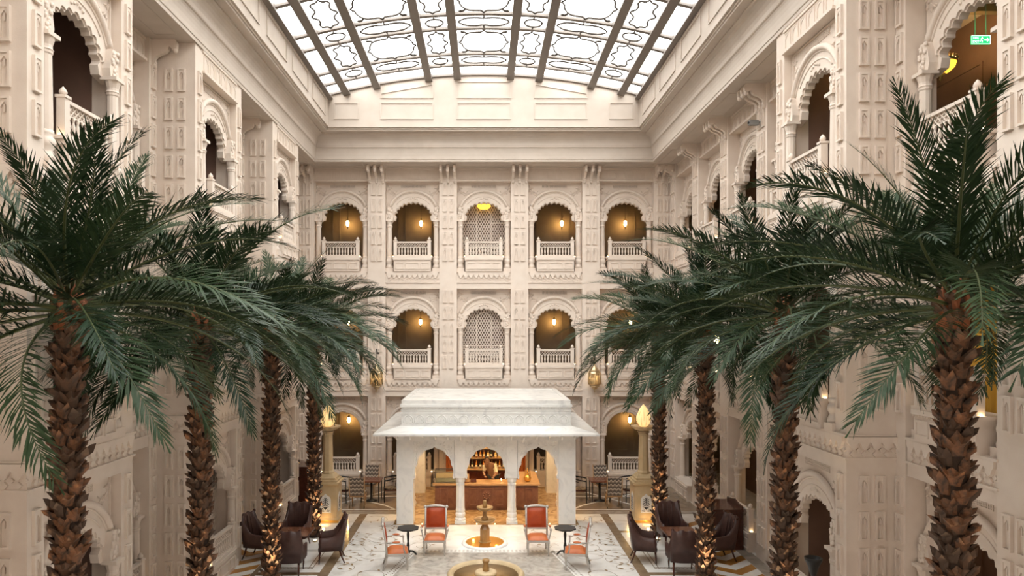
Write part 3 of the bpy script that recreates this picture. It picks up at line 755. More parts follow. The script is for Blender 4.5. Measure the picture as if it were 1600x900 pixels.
obj('eave', (ev.add(vs,fs),'marble_white'), pv)
bl = obj('roof_block', (MB().box(-2.67,2.67,21.52,26.05,3.0,3.66).box(-2.70,2.70,21.49,26.08,3.06,3.10).box(-2.69,2.69,21.5,26.07,3.45,3.48).box(-2.69,2.69,21.5,26.07,3.54,3.57),'marble_white'), pv)
obj('roof_slab', (MB().box(-2.71,2.71,21.46,26.1,3.66,3.74).box(-2.66,2.66,21.5,26.08,3.74,3.86).box(-2.66,2.66,21.5,21.75,3.86,3.88).box(-2.66,2.66,25.85,26.08,3.86,3.88).box(-2.66,-2.5,21.75,25.85,3.86,3.88).box(2.5,2.66,21.75,25.85,3.86,3.88),'marble_white'), pv)
def arcpan():
    m = MB(); pts = [(.15*cos(t),-.01,.10+.16*sin(t)) for t in [R(-30)+R(240)*k/14 for k in range(15)]]
    m.tube(pts, .014, 4, up=(0,1,0)); m.tube([(.08*cos(t),-.01,.11+.09*sin(t)) for t in [R(-20)+R(220)*k/10 for k in range(11)]], .01, 4, up=(0,1,0))
    m.tube([(-.1,-.01,.03),(0,-.01,.0),(.1,-.01,.03)],.01,4,up=(0,1,0)); return m.mesh('carved_motif','marble_white')
am = arcpan()
for k in range(15): obj('carved_motif', am, bl, (-2.45+k*.35, 21.52, 3.14))
dent = MB()
for k in range(44): dent.box(-2.64+k*.12,-2.64+k*.12+.07,-.02,0,0,.06)
obj('dentil_course', (dent,'marble_white'), bl, (0,21.52,3.59))
for i, (x, y) in enumerate(((-1.9,22.1),(0,22.1),(1.9,22.1),(-1.9,24.3),(1.9,24.3),(0,24.6))):
    obj('downlight', cm('dl', lambda: MB().lathe([(.07,0),(.07,.02)],12).mesh('downlight','led')), pv, (x,y,2.615))
    light('pavilion_lamp','SPOT',(PX+x,y,2.58),120,(1,.66,.33),(0,0,0),spot_size=R(140),spot_blend=.6,shadow_soft_size=.08)
for k in range(8):
    x = -2.0+k*.57; 
    if abs(abs(x)-.81) > .18: obj('floor_light', cm('fl', lambda: MB().lathe([(.02,0),(.02,.02)],8).mesh('floor_light','led_dim')), pv, (x,PY0+.03,.01))
# bar counter: three runs in a U, each with panelled fronts and a continuous worktop
ct = thing('bar_counter', 'U-shaped dark wood bar counter with panelled fronts inside the marble pavilion', 'counter', (PX+.02,0,0))
obj('body', (MB().box(-1.74,1.74,23.03,23.6,.08,.86).box(-1.70,1.70,23.06,23.6,0,.08).box(-1.74,-1.2,23.6,25.0,0,.86).box(1.2,1.74,23.6,25.0,0,.86),'wood_counter'), ct)
obj('worktop', (MB().box(-1.80,1.80,22.97,23.65,.86,.92).box(-1.80,-1.15,23.65,25.05,.86,.92).box(1.15,1.80,23.65,25.05,.86,.92),'wood_top'), ct)
cp_ = frame_mb(.5,.62,.05,.025).mesh('front_panel','wood_counter'); cpn = frame_mb(.3,.62,.05,.025).mesh('front_panel','wood_counter')
for k, x in enumerate((-1.45,-.95,-.45,.45,.95,1.45)): obj('front_panel', cpn, ct, (x,23.03,.16))
obj('front_panel', cp_, ct, (0,23.03,.16))
rz = MB().lathe([(.16,0),(.16,.02)],16,sm=False)
for k in range(8): rz.ball((.1*cos(k*pi/4),.1*sin(k*pi/4),.02),.035,6,4)
obj('carved_rosette', (rz,'wood_counter'), ct, (0,23.02,.5), (pi/2,0,0))
dc = thing('display_case', 'glass pastry display case on the left end of the bar counter', 'display case', (PX-1.25,23.4,.92))
fr_ = MB()
for x in (-.5,.5):
    for y in (-.3,.3): fr_.box(x-.015,x+.015,y-.015,y+.015,0,.36)
    fr_.box(x-.015,x+.015,-.3,.3,.345,.37).box(x-.015,x+.015,-.3,.3,0,.02)
for y in (-.3,.3): fr_.box(-.5,.5,y-.015,y+.015,.345,.37).box(-.5,.5,y-.015,y+.015,0,.02)
obj('frame',(fr_,'iron'),dc); obj('glass',(MB().box(-.49,.49,-.295,-.29,.02,.345).box(-.49,.49,.29,.295,.02,.345).box(-.49,.49,-.29,.29,.352,.357),'glass'),dc); obj('tray',(B(-.45,.45,-.26,.26,.02,.05),'label_paper'),dc)
pot = thing('brass_pot', 'round brass pot with tall looped handle on the right end of the counter', 'pot', (PX+1.42,23.3,.92))
obj('body',(MB().lathe([(.05,0),(.09,.03),(.13,.1),(.12,.17),(.06,.22),(.045,.27),(.065,.30)],14),'gold'),pot)
obj('handle',(MB().tube([(-.09,0,.2),(-.085,0,.33),(-.07,0,.42)],.012,6).tube([(.09,0,.2),(.085,0,.33),(.07,0,.42)],.012,6).ball((0,0,.36),.03).tube([(0,0,.28),(0,0,.46)],.018,6),'gold'),pot)
bx = thing('tissue_box', 'small dark box with a white tissue on the bar counter', 'box', (PX-.42,23.25,.92))
obj('body',(B(-.10,.10,-.07,.07,0,.10),'mahogany'),bx); obj('tissue',(MB().lathe([(.06,0),(.03,.03),(.045,.06),(.005,.07)],7),'marble_white'),bx)
mn = thing('menu_holder', 'upright wooden menu board at the left of the middle counter', 'menu', (PX-.66,23.2,.92))
obj('board',(MB().prism([(-.09,0),(.09,0),(.09,.28),(-.09,.28)],-.015,.015),'wood_top'),mn); obj('foot',(B(-.1,.1,-.05,.05,0,.015),'mahogany'),mn)
cn = thing('table_candle', 'tiny lit white candle on the bar counter', 'candle', (PX+.52,23.3,.92))
obj('wax',(MB().lathe([(.018,0),(.018,.06)],8),'marble_white'),cn); obj('flame',(MB().lathe([(.002,0),(.012,.02),(.002,.05)],6),'bulb'),cn,(0,0,.06))
# back bar with bottles
bb = thing('back_bar', 'dark red wood back bar with stepped bottle shelves in the pavilion', 'bar cabinet', (PX,25.35,0))
obj('cabinet',(B(-1.05,1.05,0,.5,0,.90),'mahogany'),bb); obj('worktop',(B(-1.1,1.1,-.04,.5,.90,.95),'wood_top'),bb); obj('back_panel',(B(-1.05,1.05,.44,.52,.95,2.55),'mahogany'),bb)
for z in (1.32,1.68): obj('shelf',(B(-1.05,1.05,.16,.44,z-.03,z),'wood_top'),bb)
for k in range(3): obj('door',frame_mb(.62,.74,.05,.02).mesh('door','mahogany'),bb,(-.68+k*.68,0,.08))
def bottle_m(r,h,mt): return MB().lathe([(r*.9,0),(r,.01),(r,h*.55),(r*.7,h*.66),(r*.32,h*.74),(r*.32,h*.96),(r*.4,h)],10).lathe([(r*1.02,h*.18),(r*1.02,h*.42)],10,mi=1,sm=True).mesh('bottle',mt,'label_paper')
BT = [bottle_m(.042,.29,'bottle_amber'),bottle_m(.038,.31,'bottle_dark'),bottle_m(.05,.25,'bottle_gold')]
ORD = 'first second third fourth fifth sixth seventh eighth ninth tenth eleventh twelfth thirteenth fourteenth'.split()
rnd = random.Random(9); tn = ['lower','middle','upper']; kn = ['amber','dark green','golden']
for q, (z, yy) in enumerate(((.95,.1),(1.32,.28),(1.68,.28))):
    for k in range(14):
        kd = rnd.randrange(3); b = obj('bottle', BT[kd], None, (PX-.94+k*.145+rnd.uniform(-.02,.02), 25.35+yy+rnd.uniform(-.02,.02), z))
        tag(b, f'{kn[kd]} liquor bottle, {ORD[k]} from the left on the {tn[q]} tier of the back bar', 'bottle', f'bottles on the {tn[q]} bar tier')
for s, nm in ((-1,'left'),(1,'right')):
    cu = thing('orange_curtain', f'hanging orange curtain beside the {nm} side of the back bar', 'curtain', (PX+s*1.32,25.75,0))
    pts = [(-.18+.36*k/24, .03*sin(k*1.5)) for k in range(25)]
    obj('cloth',(MB().prism(pts+[(x,y+.015) for x,y in pts[::-1]],.02,2.55,ax='z'),'curtain_orange'),cu); obj('rod',(MB().tube([(-.25,0,2.57),(.25,0,2.57)],.015,6),'brass'),cu)
# barman, bent over behind the counter
def person():
    t = thing('person', 'person in a pale tan shirt bending forward behind the bar counter', 'person', (PX+.28,24.15,0), R(8))
    V = {'pel':(0,0,.93),'spn':(-.05,-.02,1.10),'chs':(-.14,-.07,1.28),'nek':(-.20,-.14,1.42),'hd':(-.24,-.19,1.50),
         'shl':(-.28,.06,1.34),'ell':(-.36,.02,1.08),'wrl':(-.34,-.22,.98),'shr':(.02,-.16,1.34),'elr':(.04,-.34,1.10),'wrr':(-.10,-.44,.98),
         'hl':(-.09,.03,.88),'kl':(-.10,-.02,.48),'al':(-.09,.04,.09),'tl':(-.10,-.14,.03),'hr':(.09,-.03,.88),'kr':(.10,-.05,.48),'ar':(.10,.02,.09),'tr':(.10,-.16,.03)}
    rad = {'pel':.15,'spn':.145,'chs':.155,'nek':.055,'hd':.05,'shl':.075,'ell':.05,'wrl':.033,'shr':.075,'elr':.05,'wrr':.033,'hl':.10,'kl':.065,'al':.045,'tl':.04,'hr':.10,'kr':.065,'ar':.045,'tr':.04}
    E = [('pel','spn'),('spn','chs'),('chs','nek'),('nek','hd'),('chs','shl'),('shl','ell'),('ell','wrl'),('chs','shr'),('shr','elr'),('elr','wrr'),('pel','hl'),('hl','kl'),('kl','al'),('al','tl'),('pel','hr'),('hr','kr'),('kr','ar'),('ar','tr')]
    def skin(name, keys, edges, mt, par, rmul=1):
        ks = list(keys); me = bpy.data.meshes.new(name); me.from_pydata([V[k] for k in ks],[(ks.index(a),ks.index(b)) for a,b in edges],[])
        o = obj(name, me, par); md = o.modifiers.new('skin','SKIN'); me.materials.append(M[mt])
        for i, k in enumerate(ks): me.skin_vertices[0].data[i].radius = (rad[k]*rmul,)*2; me.skin_vertices[0].data[i].use_root = (i == 0)
        md.use_smooth_shade = True; s2 = o.modifiers.new('sub','SUBSURF'); s2.levels = 2; s2.render_levels = 2; return o
    body = skin('body', V.keys(), E, 'skin', t)
    up = ['pel','spn','chs','shl','ell','shr','elr']; skin('shirt', up, [e for e in E if e[0] in up and e[1] in up], 'shirt', t, 1.1)
    lo = ['pel','hl','kl','al','hr','kr','ar']; skin('trousers', lo, [e for e in E if e[0] in lo and e[1] in lo], 'trousers', t, 1.12)
    c = Vector((-.28,-.24,1.55)); h = MB(); rg = []
    for q, (rr, z) in enumerate(((.045,-.125),(.07,-.09),(.083,-.02),(.085,.03),(.07,.085),(.03,.115))):
        rg.append([(c.x+rr*cos(a), c.y+rr*1.12*sin(a)-.01*(q < 3), c.z+z) for a in [2*pi*k/14 for k in range(14)]])
    h.loft(rg); h.add([(c.x-.013,c.y-.09,c.z-.045),(c.x+.013,c.y-.09,c.z-.045),(c.x,c.y-.118,c.z-.04),(c.x,c.y-.092,c.z+.015)],[(0,1,2),(0,2,3),(1,3,2)])
    for s in (-1,1): h.ball((c.x+s*.086,c.y+.005,c.z-.02),.028,6,5,sx=.4)
    hd = obj('head',(h,'skin'),body)
    f = MB(); [f.ball((c.x+s*.032,c.y-.083,c.z+.005),.011,6,4) for s in (-1,1)]; f.box(c.x-.022,c.x+.022,c.y-.088,c.y-.078,c.z-.075,c.z-.069)
    obj('face',(f,'hair'),body)
    obj('hair',(MB().lathe([(.088,-.01),(.094,.03),(.078,.09),(.035,.125),(.001,.13)],14,c.x,c.y+.012,c.z,sy=1.12),'hair'),t)
    for w, d in (('wrl',1),('wrr',-1)):
        p = Vector(V[w]); q = MB(); q.ball((p.x,p.y-.05,p.z-.01),.04,8,6,sy=1.2,sz=.5)
        for k in range(4):
            x = p.x-.028+k*.019; L = (.055,.07,.066,.05)[k]; q.tube([(x,p.y-.08,p.z),(x,p.y-.08-L*.6,p.z-.005),(x,p.y-.08-L,p.z-.028)],[.009,.008,.006],6)
        q.tube([(p.x+d*.03,p.y-.03,p.z),(p.x+d*.055,p.y-.06,p.z-.005),(p.x+d*.055,p.y-.09,p.z-.02)],[.011,.009,.007],6)
        obj('hand',(q,'skin'),body)
person()
# ---------------------------------------------------------------- jali screens in the middle bays
def jali_mesh():
    m = MB(); w, h, p = 1.0, 2.35, .105; t = .0175
    n = int((2*w+h)/p)+2
    for d in (1,-1):
        for k in range(-n, n):
            # line x*d = z*0.62 + c, clipped to the rectangle
            c = k*p; z0, z1 = 0.0, h
            f = lambda z: d*(z*.55+c)
            zs = [z for z in [i*h/40 for i in range(41)] if -w <= f(z) <= w]
            if len(zs) < 2: continue
            a, b = zs[0], zs[-1]; m.prism([(f(a)-t,a),(f(a)+t,a),(f(b)+t,b),(f(b)-t,b)], -.012 if d > 0 else 0, .0 if d > 0 else .012)
    return m
JL = jali_mesh().mesh('lattice','plaster'); JF = MB()
JF.box(-1.05,-1.0,-.025,.025,0,2.4).box(1.0,1.05,-.025,.025,0,2.4).box(-1.05,1.05,-.025,.025,2.35,2.4).box(-1.05,1.05,-.025,.025,0,.05)
JF.box(-.31,-.27,-.025,.025,0,1.75).box(.27,.31,-.025,.025,0,1.75).box(-.9,.9,-.025,.025,.70,.75).box(-.9,-.31,-.025,.025,1.45,1.5).box(.31,.9,-.025,.025,1.45,1.5)
JF.tube([(.29*cos(a),0,1.75+.29*sin(a)) for a in [pi*k/14 for k in range(15)]],.025,5,up=(0,1,0)); JF.box(-1.05,1.05,-.025,.025,-.56,0); JF = JF.mesh('frame','plaster')
def jali(loc, rot, label):
    t = thing('jali_screen', label, 'screen', loc, rot, 'jali screens'); obj('lattice', JL, t); obj('frame', JF, t)
jali((0,BY+.95,8.4+.56), 0, 'white pierced lattice screen filling the centre arch of the top storey')
jali((0,BY+.62,4.2+.56), 0, 'white pierced lattice screen filling the centre arch of the middle storey')
jali((-XP-.52,16.63,.56), pi/2, 'white pierced lattice screen in the ground arch behind the second left palm')
# ---------------------------------------------------------------- corridor lamps
def pendant_lamp(x, y, z, top, label, pw=26, s=1.0):
    t = thing('pendant_lamp', label, 'lamp', (x,y,z), 0, 'corridor pendant lamps')
    obj('chain', (MB().tube([(0,0,.2*s),(0,0,top-z)],.008,5),'iron'), t)
    obj('globe', (MB().lathe([(.01,-.14*s),(.04*s,-.10*s),(.065*s,-.03*s),(.06*s,.05*s),(.04*s,.10*s)],10),'bulb'), t)
    obj('cap', (MB().lathe([(.05*s,.10*s),(.07*s,.11*s),(.05*s,.15*s),(.012*s,.21*s)],10),'brass'), t)
    obj('finial', (MB().lathe([(.002,-.24*s),(.03*s,-.19*s),(.045*s,-.13*s)],8),'brass'), t)
def X(px, Y): return (px-756)*Y/1067
def Z(py, Y): return 6-(py-520)*Y/1067
for px, st, nm in ((543,2,'leftmost arch of the top storey'),(658,2,'second arch from the left of the top storey'),(878,2,'second arch from the right of the top storey'),(977,2,'rightmost arch of the top storey'),
                   (545,1,'leftmost arch of the middle storey'),(657,1,'second arch from the left of the middle storey'),(866,1,'second arch from the right of the middle storey'),(985,1,'rightmost arch of the middle storey'),
                   (545,0,'leftmost ground arch of the back wall'),(984,0,'rightmost ground arch of the back wall')):
    py = (656,503,349)[st]; pendant_lamp(X(px,28.85),28.85,Z(py,28.85),ST[st]+3.9 if st < 2 else ZS, f'glowing pendant lamp in the {nm}')
pendant_lamp(X(1120,24.9),24.9,Z(530,24.9),8.1,'glowing pendant lamp in the middle storey corridor on the right',30,1.5)
pendant_lamp(8.4,23.0,Z(366,23.0),ZS,'pendant lamp in the top storey corridor near the right back corner',14,.8)
def bowl_lamp(loc, label, r=.3, pw=40, sx=1):
    t = thing('ceiling_lamp', label, 'lamp', loc, 0, 'yellow bowl lamps'); t.scale = (sx,1,1)
    obj('bowl',(MB().lathe([(.02,-.20),(r*.55,-.17),(r*.9,-.08),(r,.02),(r*.97,.02),(r*.85,-.06),(.02,-.17)],20),'yellow_shade'),t)
    cr_ = MB().lathe([(r*1.02,.0),(r*1.02,.05)],20)
    for k in range(20): a = k*pi/10; cr_.frustum(r*cos(a),r*sin(a),.05,.12,.03,.03,.012,.012)
    obj('crown',(cr_,'brass'),t); obj('finial',(MB().lathe([(.002,-.34),(.03,-.3),(.015,-.26),(.09,-.2)],10),'brass'),t)
    obj('stem',(MB().tube([(0,0,-.1),(0,0,.75)],.012,6),'brass'),t)
    light('bowl_glow','POINT',(loc[0],loc[1],loc[2]+.12),pw,(1,.66,.26),shadow_soft_size=.08)
bowl_lamp((9.0,13.45,Z(100,13.45)),'yellow bowl lamp with pierced brass crown in the top right corridor',.27,45)
bowl_lamp((0,BY+.72,Z(320,BY+.72)),'yellow bowl lamp glowing in front of the top centre lattice screen',.20,8,1.5)
light('right_corridor_glow','POINT',(9.0,10.2,7.2),25,(1,.7,.3),shadow_soft_size=.2)
# corridor ceiling beams seen in the near right opening
for k in range(6):
    obj('ceiling_beam',(B(XR+.5,10.1,-.08,.08,-.22,0),'corridor_ceiling'),wcr,(0,8.5+k*1.6,ZS))
# exit sign
def text_mesh(s, size, name):
    cu = bpy.data.curves.new(name,'FONT'); cu.body = s; cu.size = size; cu.extrude = .002; cu.align_x = 'CENTER'
    o = bpy.data.objects.new(name, cu); C.objects.link(o); dg = bpy.context.evaluated_depsgraph_get()
    me = bpy.data.meshes.new_from_object(o.evaluated_get(dg)); bpy.data.objects.remove(o); me.materials.clear(); me.materials.append(M['sign_white']); return me
ey = 11.9; ex, ez = X(1533,ey), Z(62,ey)
es = thing('exit_sign','lit green fire exit sign hanging in the top right corridor','sign',(ex,ey,ez))
obj('panel',(B(-.165,.165,0,.025,-.075,.075),'sign_green'),es)
obj('border',(frame_mb(.33,.15,.008,.004).xf(Matrix.Translation((0,0,-.075))),'sign_white'),es)
obj('lettering',text_mesh('FIRE',.058,'lettering'),es,(-.088,-.003,.012),(pi/2,0,0)); obj('lettering',text_mesh('EXIT',.058,'lettering'),es,(-.088,-.003,-.052),(pi/2,0,0))
ar = MB().prism([(.06,-.012),(.06,.012),(.105,.012),(.105,.04),(.148,0),(.105,-.04),(.105,-.012)],-.004,0); obj('arrow',(ar,'sign_white'),es)
mn_ = MB().ball((.022,-.002,.045),.011,8,6,sy=.3)
for a, b in (((.018,.032),(.005,-.002)),((.018,.028),(.04,.018)),((.016,.026),(-.008,.014)),((.005,0),(.025,-.02)),((.025,-.02),(.018,-.048)),((.005,0),(-.008,-.025)),((-.008,-.025),(-.022,-.035))):
    mn_.tube([(a[0],-.003,a[1]),(b[0],-.003,b[1])],.006,5)
obj('running_figure',(mn_,'sign_white'),es); obj('hanger',(MB().box(-.1,-.09,.01,.02,.075,ZS-ez).box(.09,.1,.01,.02,.075,ZS-ez),'grey_plastic'),es)
light('sign_glow','POINT',(ex,ey-.1,ez+.25),2.5,(.1,1,.3),shadow_soft_size=.1)
al_ = thing('fire_alarm','small red fire alarm bell in the top right corridor','alarm',(X(1543,11.6),11.6,Z(136,11.6)))
obj('bell',(MB().lathe([(.05,0),(.05,.02),(.03,.04)],10),'curtain_orange'),al_,(0,0,0),(pi/2,0,0)); obj('bracket',(B(-.02,.02,0,.03,-.09,.05),'grey_plastic'),al_)
# curtains
def curtain(loc, rot, w, h, mt, label, n=40):
    t = thing('curtain', label, 'curtain', loc, rot); pts = [(-w/2+w*k/n, .045*sin(k*1.15)) for k in range(n+1)]
    obj('cloth',(MB().prism(pts+[(x,y+.012) for x,y in pts[::-1]],.02,h,ax='z'),mt),t); obj('rod',(MB().tube([(-w/2-.05,0,h+.03),(w/2+.05,0,h+.03)],.02,6),'brass'),t)
curtain((XR+.75,11.1,4.2),-pi/2,1.5,3.3,'curtain_gold','gold curtain behind the middle storey balustrade at the right edge')
curtain((XR+.9,9.75,4.2),-pi/2,.8,3.3,'curtain_olive','olive green curtain beside the gold one at the right edge')
curtain((XR+.7,25.45,0),-pi/2,.9,3.3,'curtain_brown','dark brown curtain in the ground arch at the right back corner')
curtain((XR+1.2,10.6,0),-pi/2,1.2,3.0,'curtain_orange','rust curtain in the near ground arch of the right wall')
light('ground_corridor_glow','POINT',(9.0,11.5,2.9),18,(1,.66,.28),shadow_soft_size=.2)
light('ground_corridor_glow','POINT',(9.0,19.3,2.9),16,(1,.66,.28),shadow_soft_size=.2)
light('ground_corridor_glow','POINT',(9.0,22.6,2.9),12,(1,.66,.28),shadow_soft_size=.2)
# ---------------------------------------------------------------- wall lanterns
def lantern(px, label):
    Y = 26.32; x = X(px,Y); t = thing('wall_lantern', label, 'lantern', (x,Y,Z(592,Y)), 0, 'brass wall lanterns')
    obj('cage',(MB().lathe([(.15,-.22),(.235,-.20),(.235,.22),(.15,.24)],8,sm=False),'mesh_brass'),t); obj('candle_bulb',(MB().ball((0,0,0),.03),'led_dim'),t)
    cg = MB()
    for k in range(8): a = k*pi/4; cg.tube([(.24*cos(a),.24*sin(a),-.21),(.24*cos(a),.24*sin(a),.23)],.014,5)
    obj('bars',(cg,'brass'),t)
    obj('crown',(MB().lathe([(.25,.22),(.22,.27),(.23,.30),(.16,.36),(.10,.44),(.05,.50),(.03,.56),(.01,.58)],8,sm=False),'brass'),t)
    obj('pendant_tip',(MB().lathe([(.005,-.52),(.03,-.47),(.02,-.43),(.10,-.38),(.12,-.33),(.2,-.29),(.19,-.25),(.25,-.21)],8,sm=False),'brass'),t)
    obj('bracket',(MB().tube([(0,0,.57),(0,0,.98),(0,.08,1.04),(0,BY-Y-.02,1.04)],.014,6).box(-.06,.06,BY-Y-.04,BY-Y-.02,.95,1.15),'iron'),t)
    light('lantern_glow','POINT',(x,Y+.02,Z(592,Y)),22,(1,.75,.42),shadow_soft_size=.05)
lantern(588,'octagonal brass lantern on the wall left of the pavilion roof'); lantern(929,'octagonal brass lantern on the wall right of the pavilion roof')
# ---------------------------------------------------------------- lamp pillars
def lotus_bud(t, z):
    obj('bud_lamp',(MB().lathe([(.10,0),(.17,.06),(.225,.18),(.23,.28),(.19,.42),(.12,.56),(.05,.66),(.003,.71)],20),'bud_glass'),t,(0,0,z))
    m = MB()
    for q, (n, zz, h, r) in enumerate(((9,.03,.36,.235),(9,.20,.38,.235))):
        for k in range(n):
            a = 2*pi*(k+.5*q)/n; pr = []
            for u in range(9):
                v = u/8; zz2 = zz+h*v; rr = {0:.15,1:.19,2:.218,3:.232,4:.235,5:.23,6:.215,7:.195,8:.17}[u] if q == 0 else (.225,.235,.232,.222,.205,.18,.15,.12,.09)[u]
                pr.append((rr*cos(a)*1.02, rr*sin(a)*1.02, zz2))
            m.tube(pr, .0055, 4)
    obj('petal_ribs',(m,'sandstone'),t,(0,0,z))
def pietra():
    m = MB()
    m.prism([(-.17,0),(-.17,.42),(-.13,.50),(-.06,.54),(0,.60),(.06,.54),(.13,.50),(.17,.42),(.17,0)],-.012,.01); f = MB()
    def lf(x,z,a,l,w): ca, sa = cos(a), sin(a); f.prism([(x+u*ca-v*sa, z+u*sa+v*ca) for u,v in ((0,0),(.4*l,w),(l,0),(.4*l,-w))],-.016,-.011)
    for s in (-1,1):
        for k in range(6): lf(0,.16+.05*k,R(90)-s*R(70-8*k),.13-.008*k,.014); lf(s*.06,.10+.06*k,R(90)-s*R(40),.05,.014)
        lf(s*.02,.05,R(90)-s*R(80),.12,.02); lf(s*.1,.03,R(90)-s*R(20),.07,.014); lf(s*.12,.26,R(90)-s*R(-60),.06,.014)
    f.prism([(0,.09),(-.05,.15),(-.03,.19),(0,.17),(.03,.19),(.05,.15)],-.017,-.011); lf(0,.19,R(90),.32,.012)
    return m.mesh('inlay_panel','marble_white'), f.mesh('floral_inlay','inlay_black')
PNL = pietra()
def pillar(x, y, label):
    t = thing('lamp_pillar', label, 'lamp pillar', (x,y,0), 0, 'sandstone lamp pillars')
    ped = obj('pedestal',(MB().box(-.41,.41,-.41,.41,0,.10).frustum(0,0,.10,.16,.41,.41,.36,.36).box(-.36,.36,-.36,.36,.16,1.16).frustum(0,0,1.16,1.22,.36,.36,.42,.42).box(-.42,.42,-.42,.42,1.22,1.27),'sandstone'),t)
    for r in (0,-pi/2,pi/2):
        p = obj('inlay_panel',PNL[0],ped,(0.36*math.sin(r) if r else 0, -.36*cos(r) if not r else 0, .32),r); obj('floral_inlay',PNL[1],ped,p.location,r)
    obj('gilt_band',(MB().box(-.415,.415,-.415,.415,.02,.09),'gold'),t)
    obj('stepped_cap',(MB().box(-.36,.36,-.36,.36,1.27,1.33).box(-.30,.30,-.30,.30,1.33,1.40).frustum(0,0,1.40,1.50,.27,.27,.20,.20),'sandstone'),t)
    obj('shaft',(MB().lathe([(.20,1.5),(.205,1.55),(.17,1.6),(.145,2.72),(.17,2.74),(.15,2.78),(.20,2.84)],8,sm=False,a0=pi/8),'sandstone'),t)
    ds = MB()
    n = 24; prs = [(.10,2.84,0),(.26,2.90,.015),(.37,2.98,.03),(.39,3.02,.035),(.36,3.02,.03),(.20,2.98,0),(.02,2.97,0)]
    ds.loft([[((r+w*cos(12*2*pi*k/48))*cos(2*pi*k/48),(r+w*cos(12*2*pi*k/48))*sin(2*pi*k/48),z) for k in range(48)] for r,z,w in prs])
    obj('dish',(ds,'sandstone'),t); lotus_bud(t, 3.0)
    light('pedestal_glow','POINT',(x,y-.62,.12),2.5,(1,.6,.22),shadow_soft_size=.04)
pillar(X(512.5,21.9),21.9,'tan stone lamp pillar with lit lotus bud, left of the pavilion'); pillar(X(1005.5,21.9),21.9,'tan stone lamp pillar with lit lotus bud, right of the pavilion')
# ---------------------------------------------------------------- fountains
f1 = thing('tiered_fountain','two-tiered brown stone fountain standing in a round sunken basin','fountain',(X(757.5,19.46),19.46,0))
obj('rim',(MB().lathe([(.54,-.02),(.54,.05),(.58,.06),(.64,.05),(.66,0),(.66,-.02)],48),'marble_white'),f1)
obj('basin',(MB().lathe([(.55,.05),(.53,.012),(.30,.010),(.002,.010)],48),'gold'),f1)
obj('pedestal',(MB().lathe([(.19,0),(.19,.06),(.145,.08),(.145,.42),(.10,.50),(.085,.56)],8,sm=False,a0=pi/8),'fountain_stone'),f1)
obj('lower_bowl',(MB().lathe([(.08,.55),(.18,.58),(.27,.63),(.31,.69),(.29,.71),(.26,.69),(.12,.67),(.001,.67)],32),'fountain_stone'),f1)
obj('stem',(MB().lathe([(.09,.67),(.11,.72),(.055,.78),(.055,.90),(.08,.93)],12),'fountain_stone'),f1)
obj('upper_bowl',(MB().lathe([(.07,.92),(.17,.96),(.23,1.01),(.235,1.04),(.21,1.05),(.10,1.02),(.001,1.02)],32),'fountain_stone'),f1)
obj('finial',(MB().lathe([(.065,1.02),(.07,1.10),(.05,1.16),(.055,1.20),(.035,1.23)],12),'fountain_stone'),f1)
light('basin_light','POINT',(X(757.5,19.46)+.33,19.2,.10),1.2,(1,.62,.2),shadow_soft_size=.03); light('basin_light','POINT',(X(757.5,19.46)-.33,19.75,.10),1.2,(1,.62,.2),shadow_soft_size=.03)
f2 = thing('round_basin','wide tan stone fountain basin with a small finial at the bottom edge','fountain',(.05,16.7,0))
obj('basin',(MB().lathe([(.95,0),(.95,.10),(.90,.16),(.83,.16),(.80,.08),(.78,.06),(.001,.06)],56),'sandstone'),f2)
obj('water',(MB().lathe([(.79,.085),(.001,.09)],56),'fountain_stone'),f2)
obj('pedestal',(MB().lathe([(.27,.06),(.27,.16),(.22,.18),(.001,.18)],32),'sandstone'),f2)
obj('finial',(MB().lathe([(.075,.18),(.085,.24),(.06,.34),(.09,.42),(.085,.46),(.001,.46)],14),'fountain_stone'),f2)
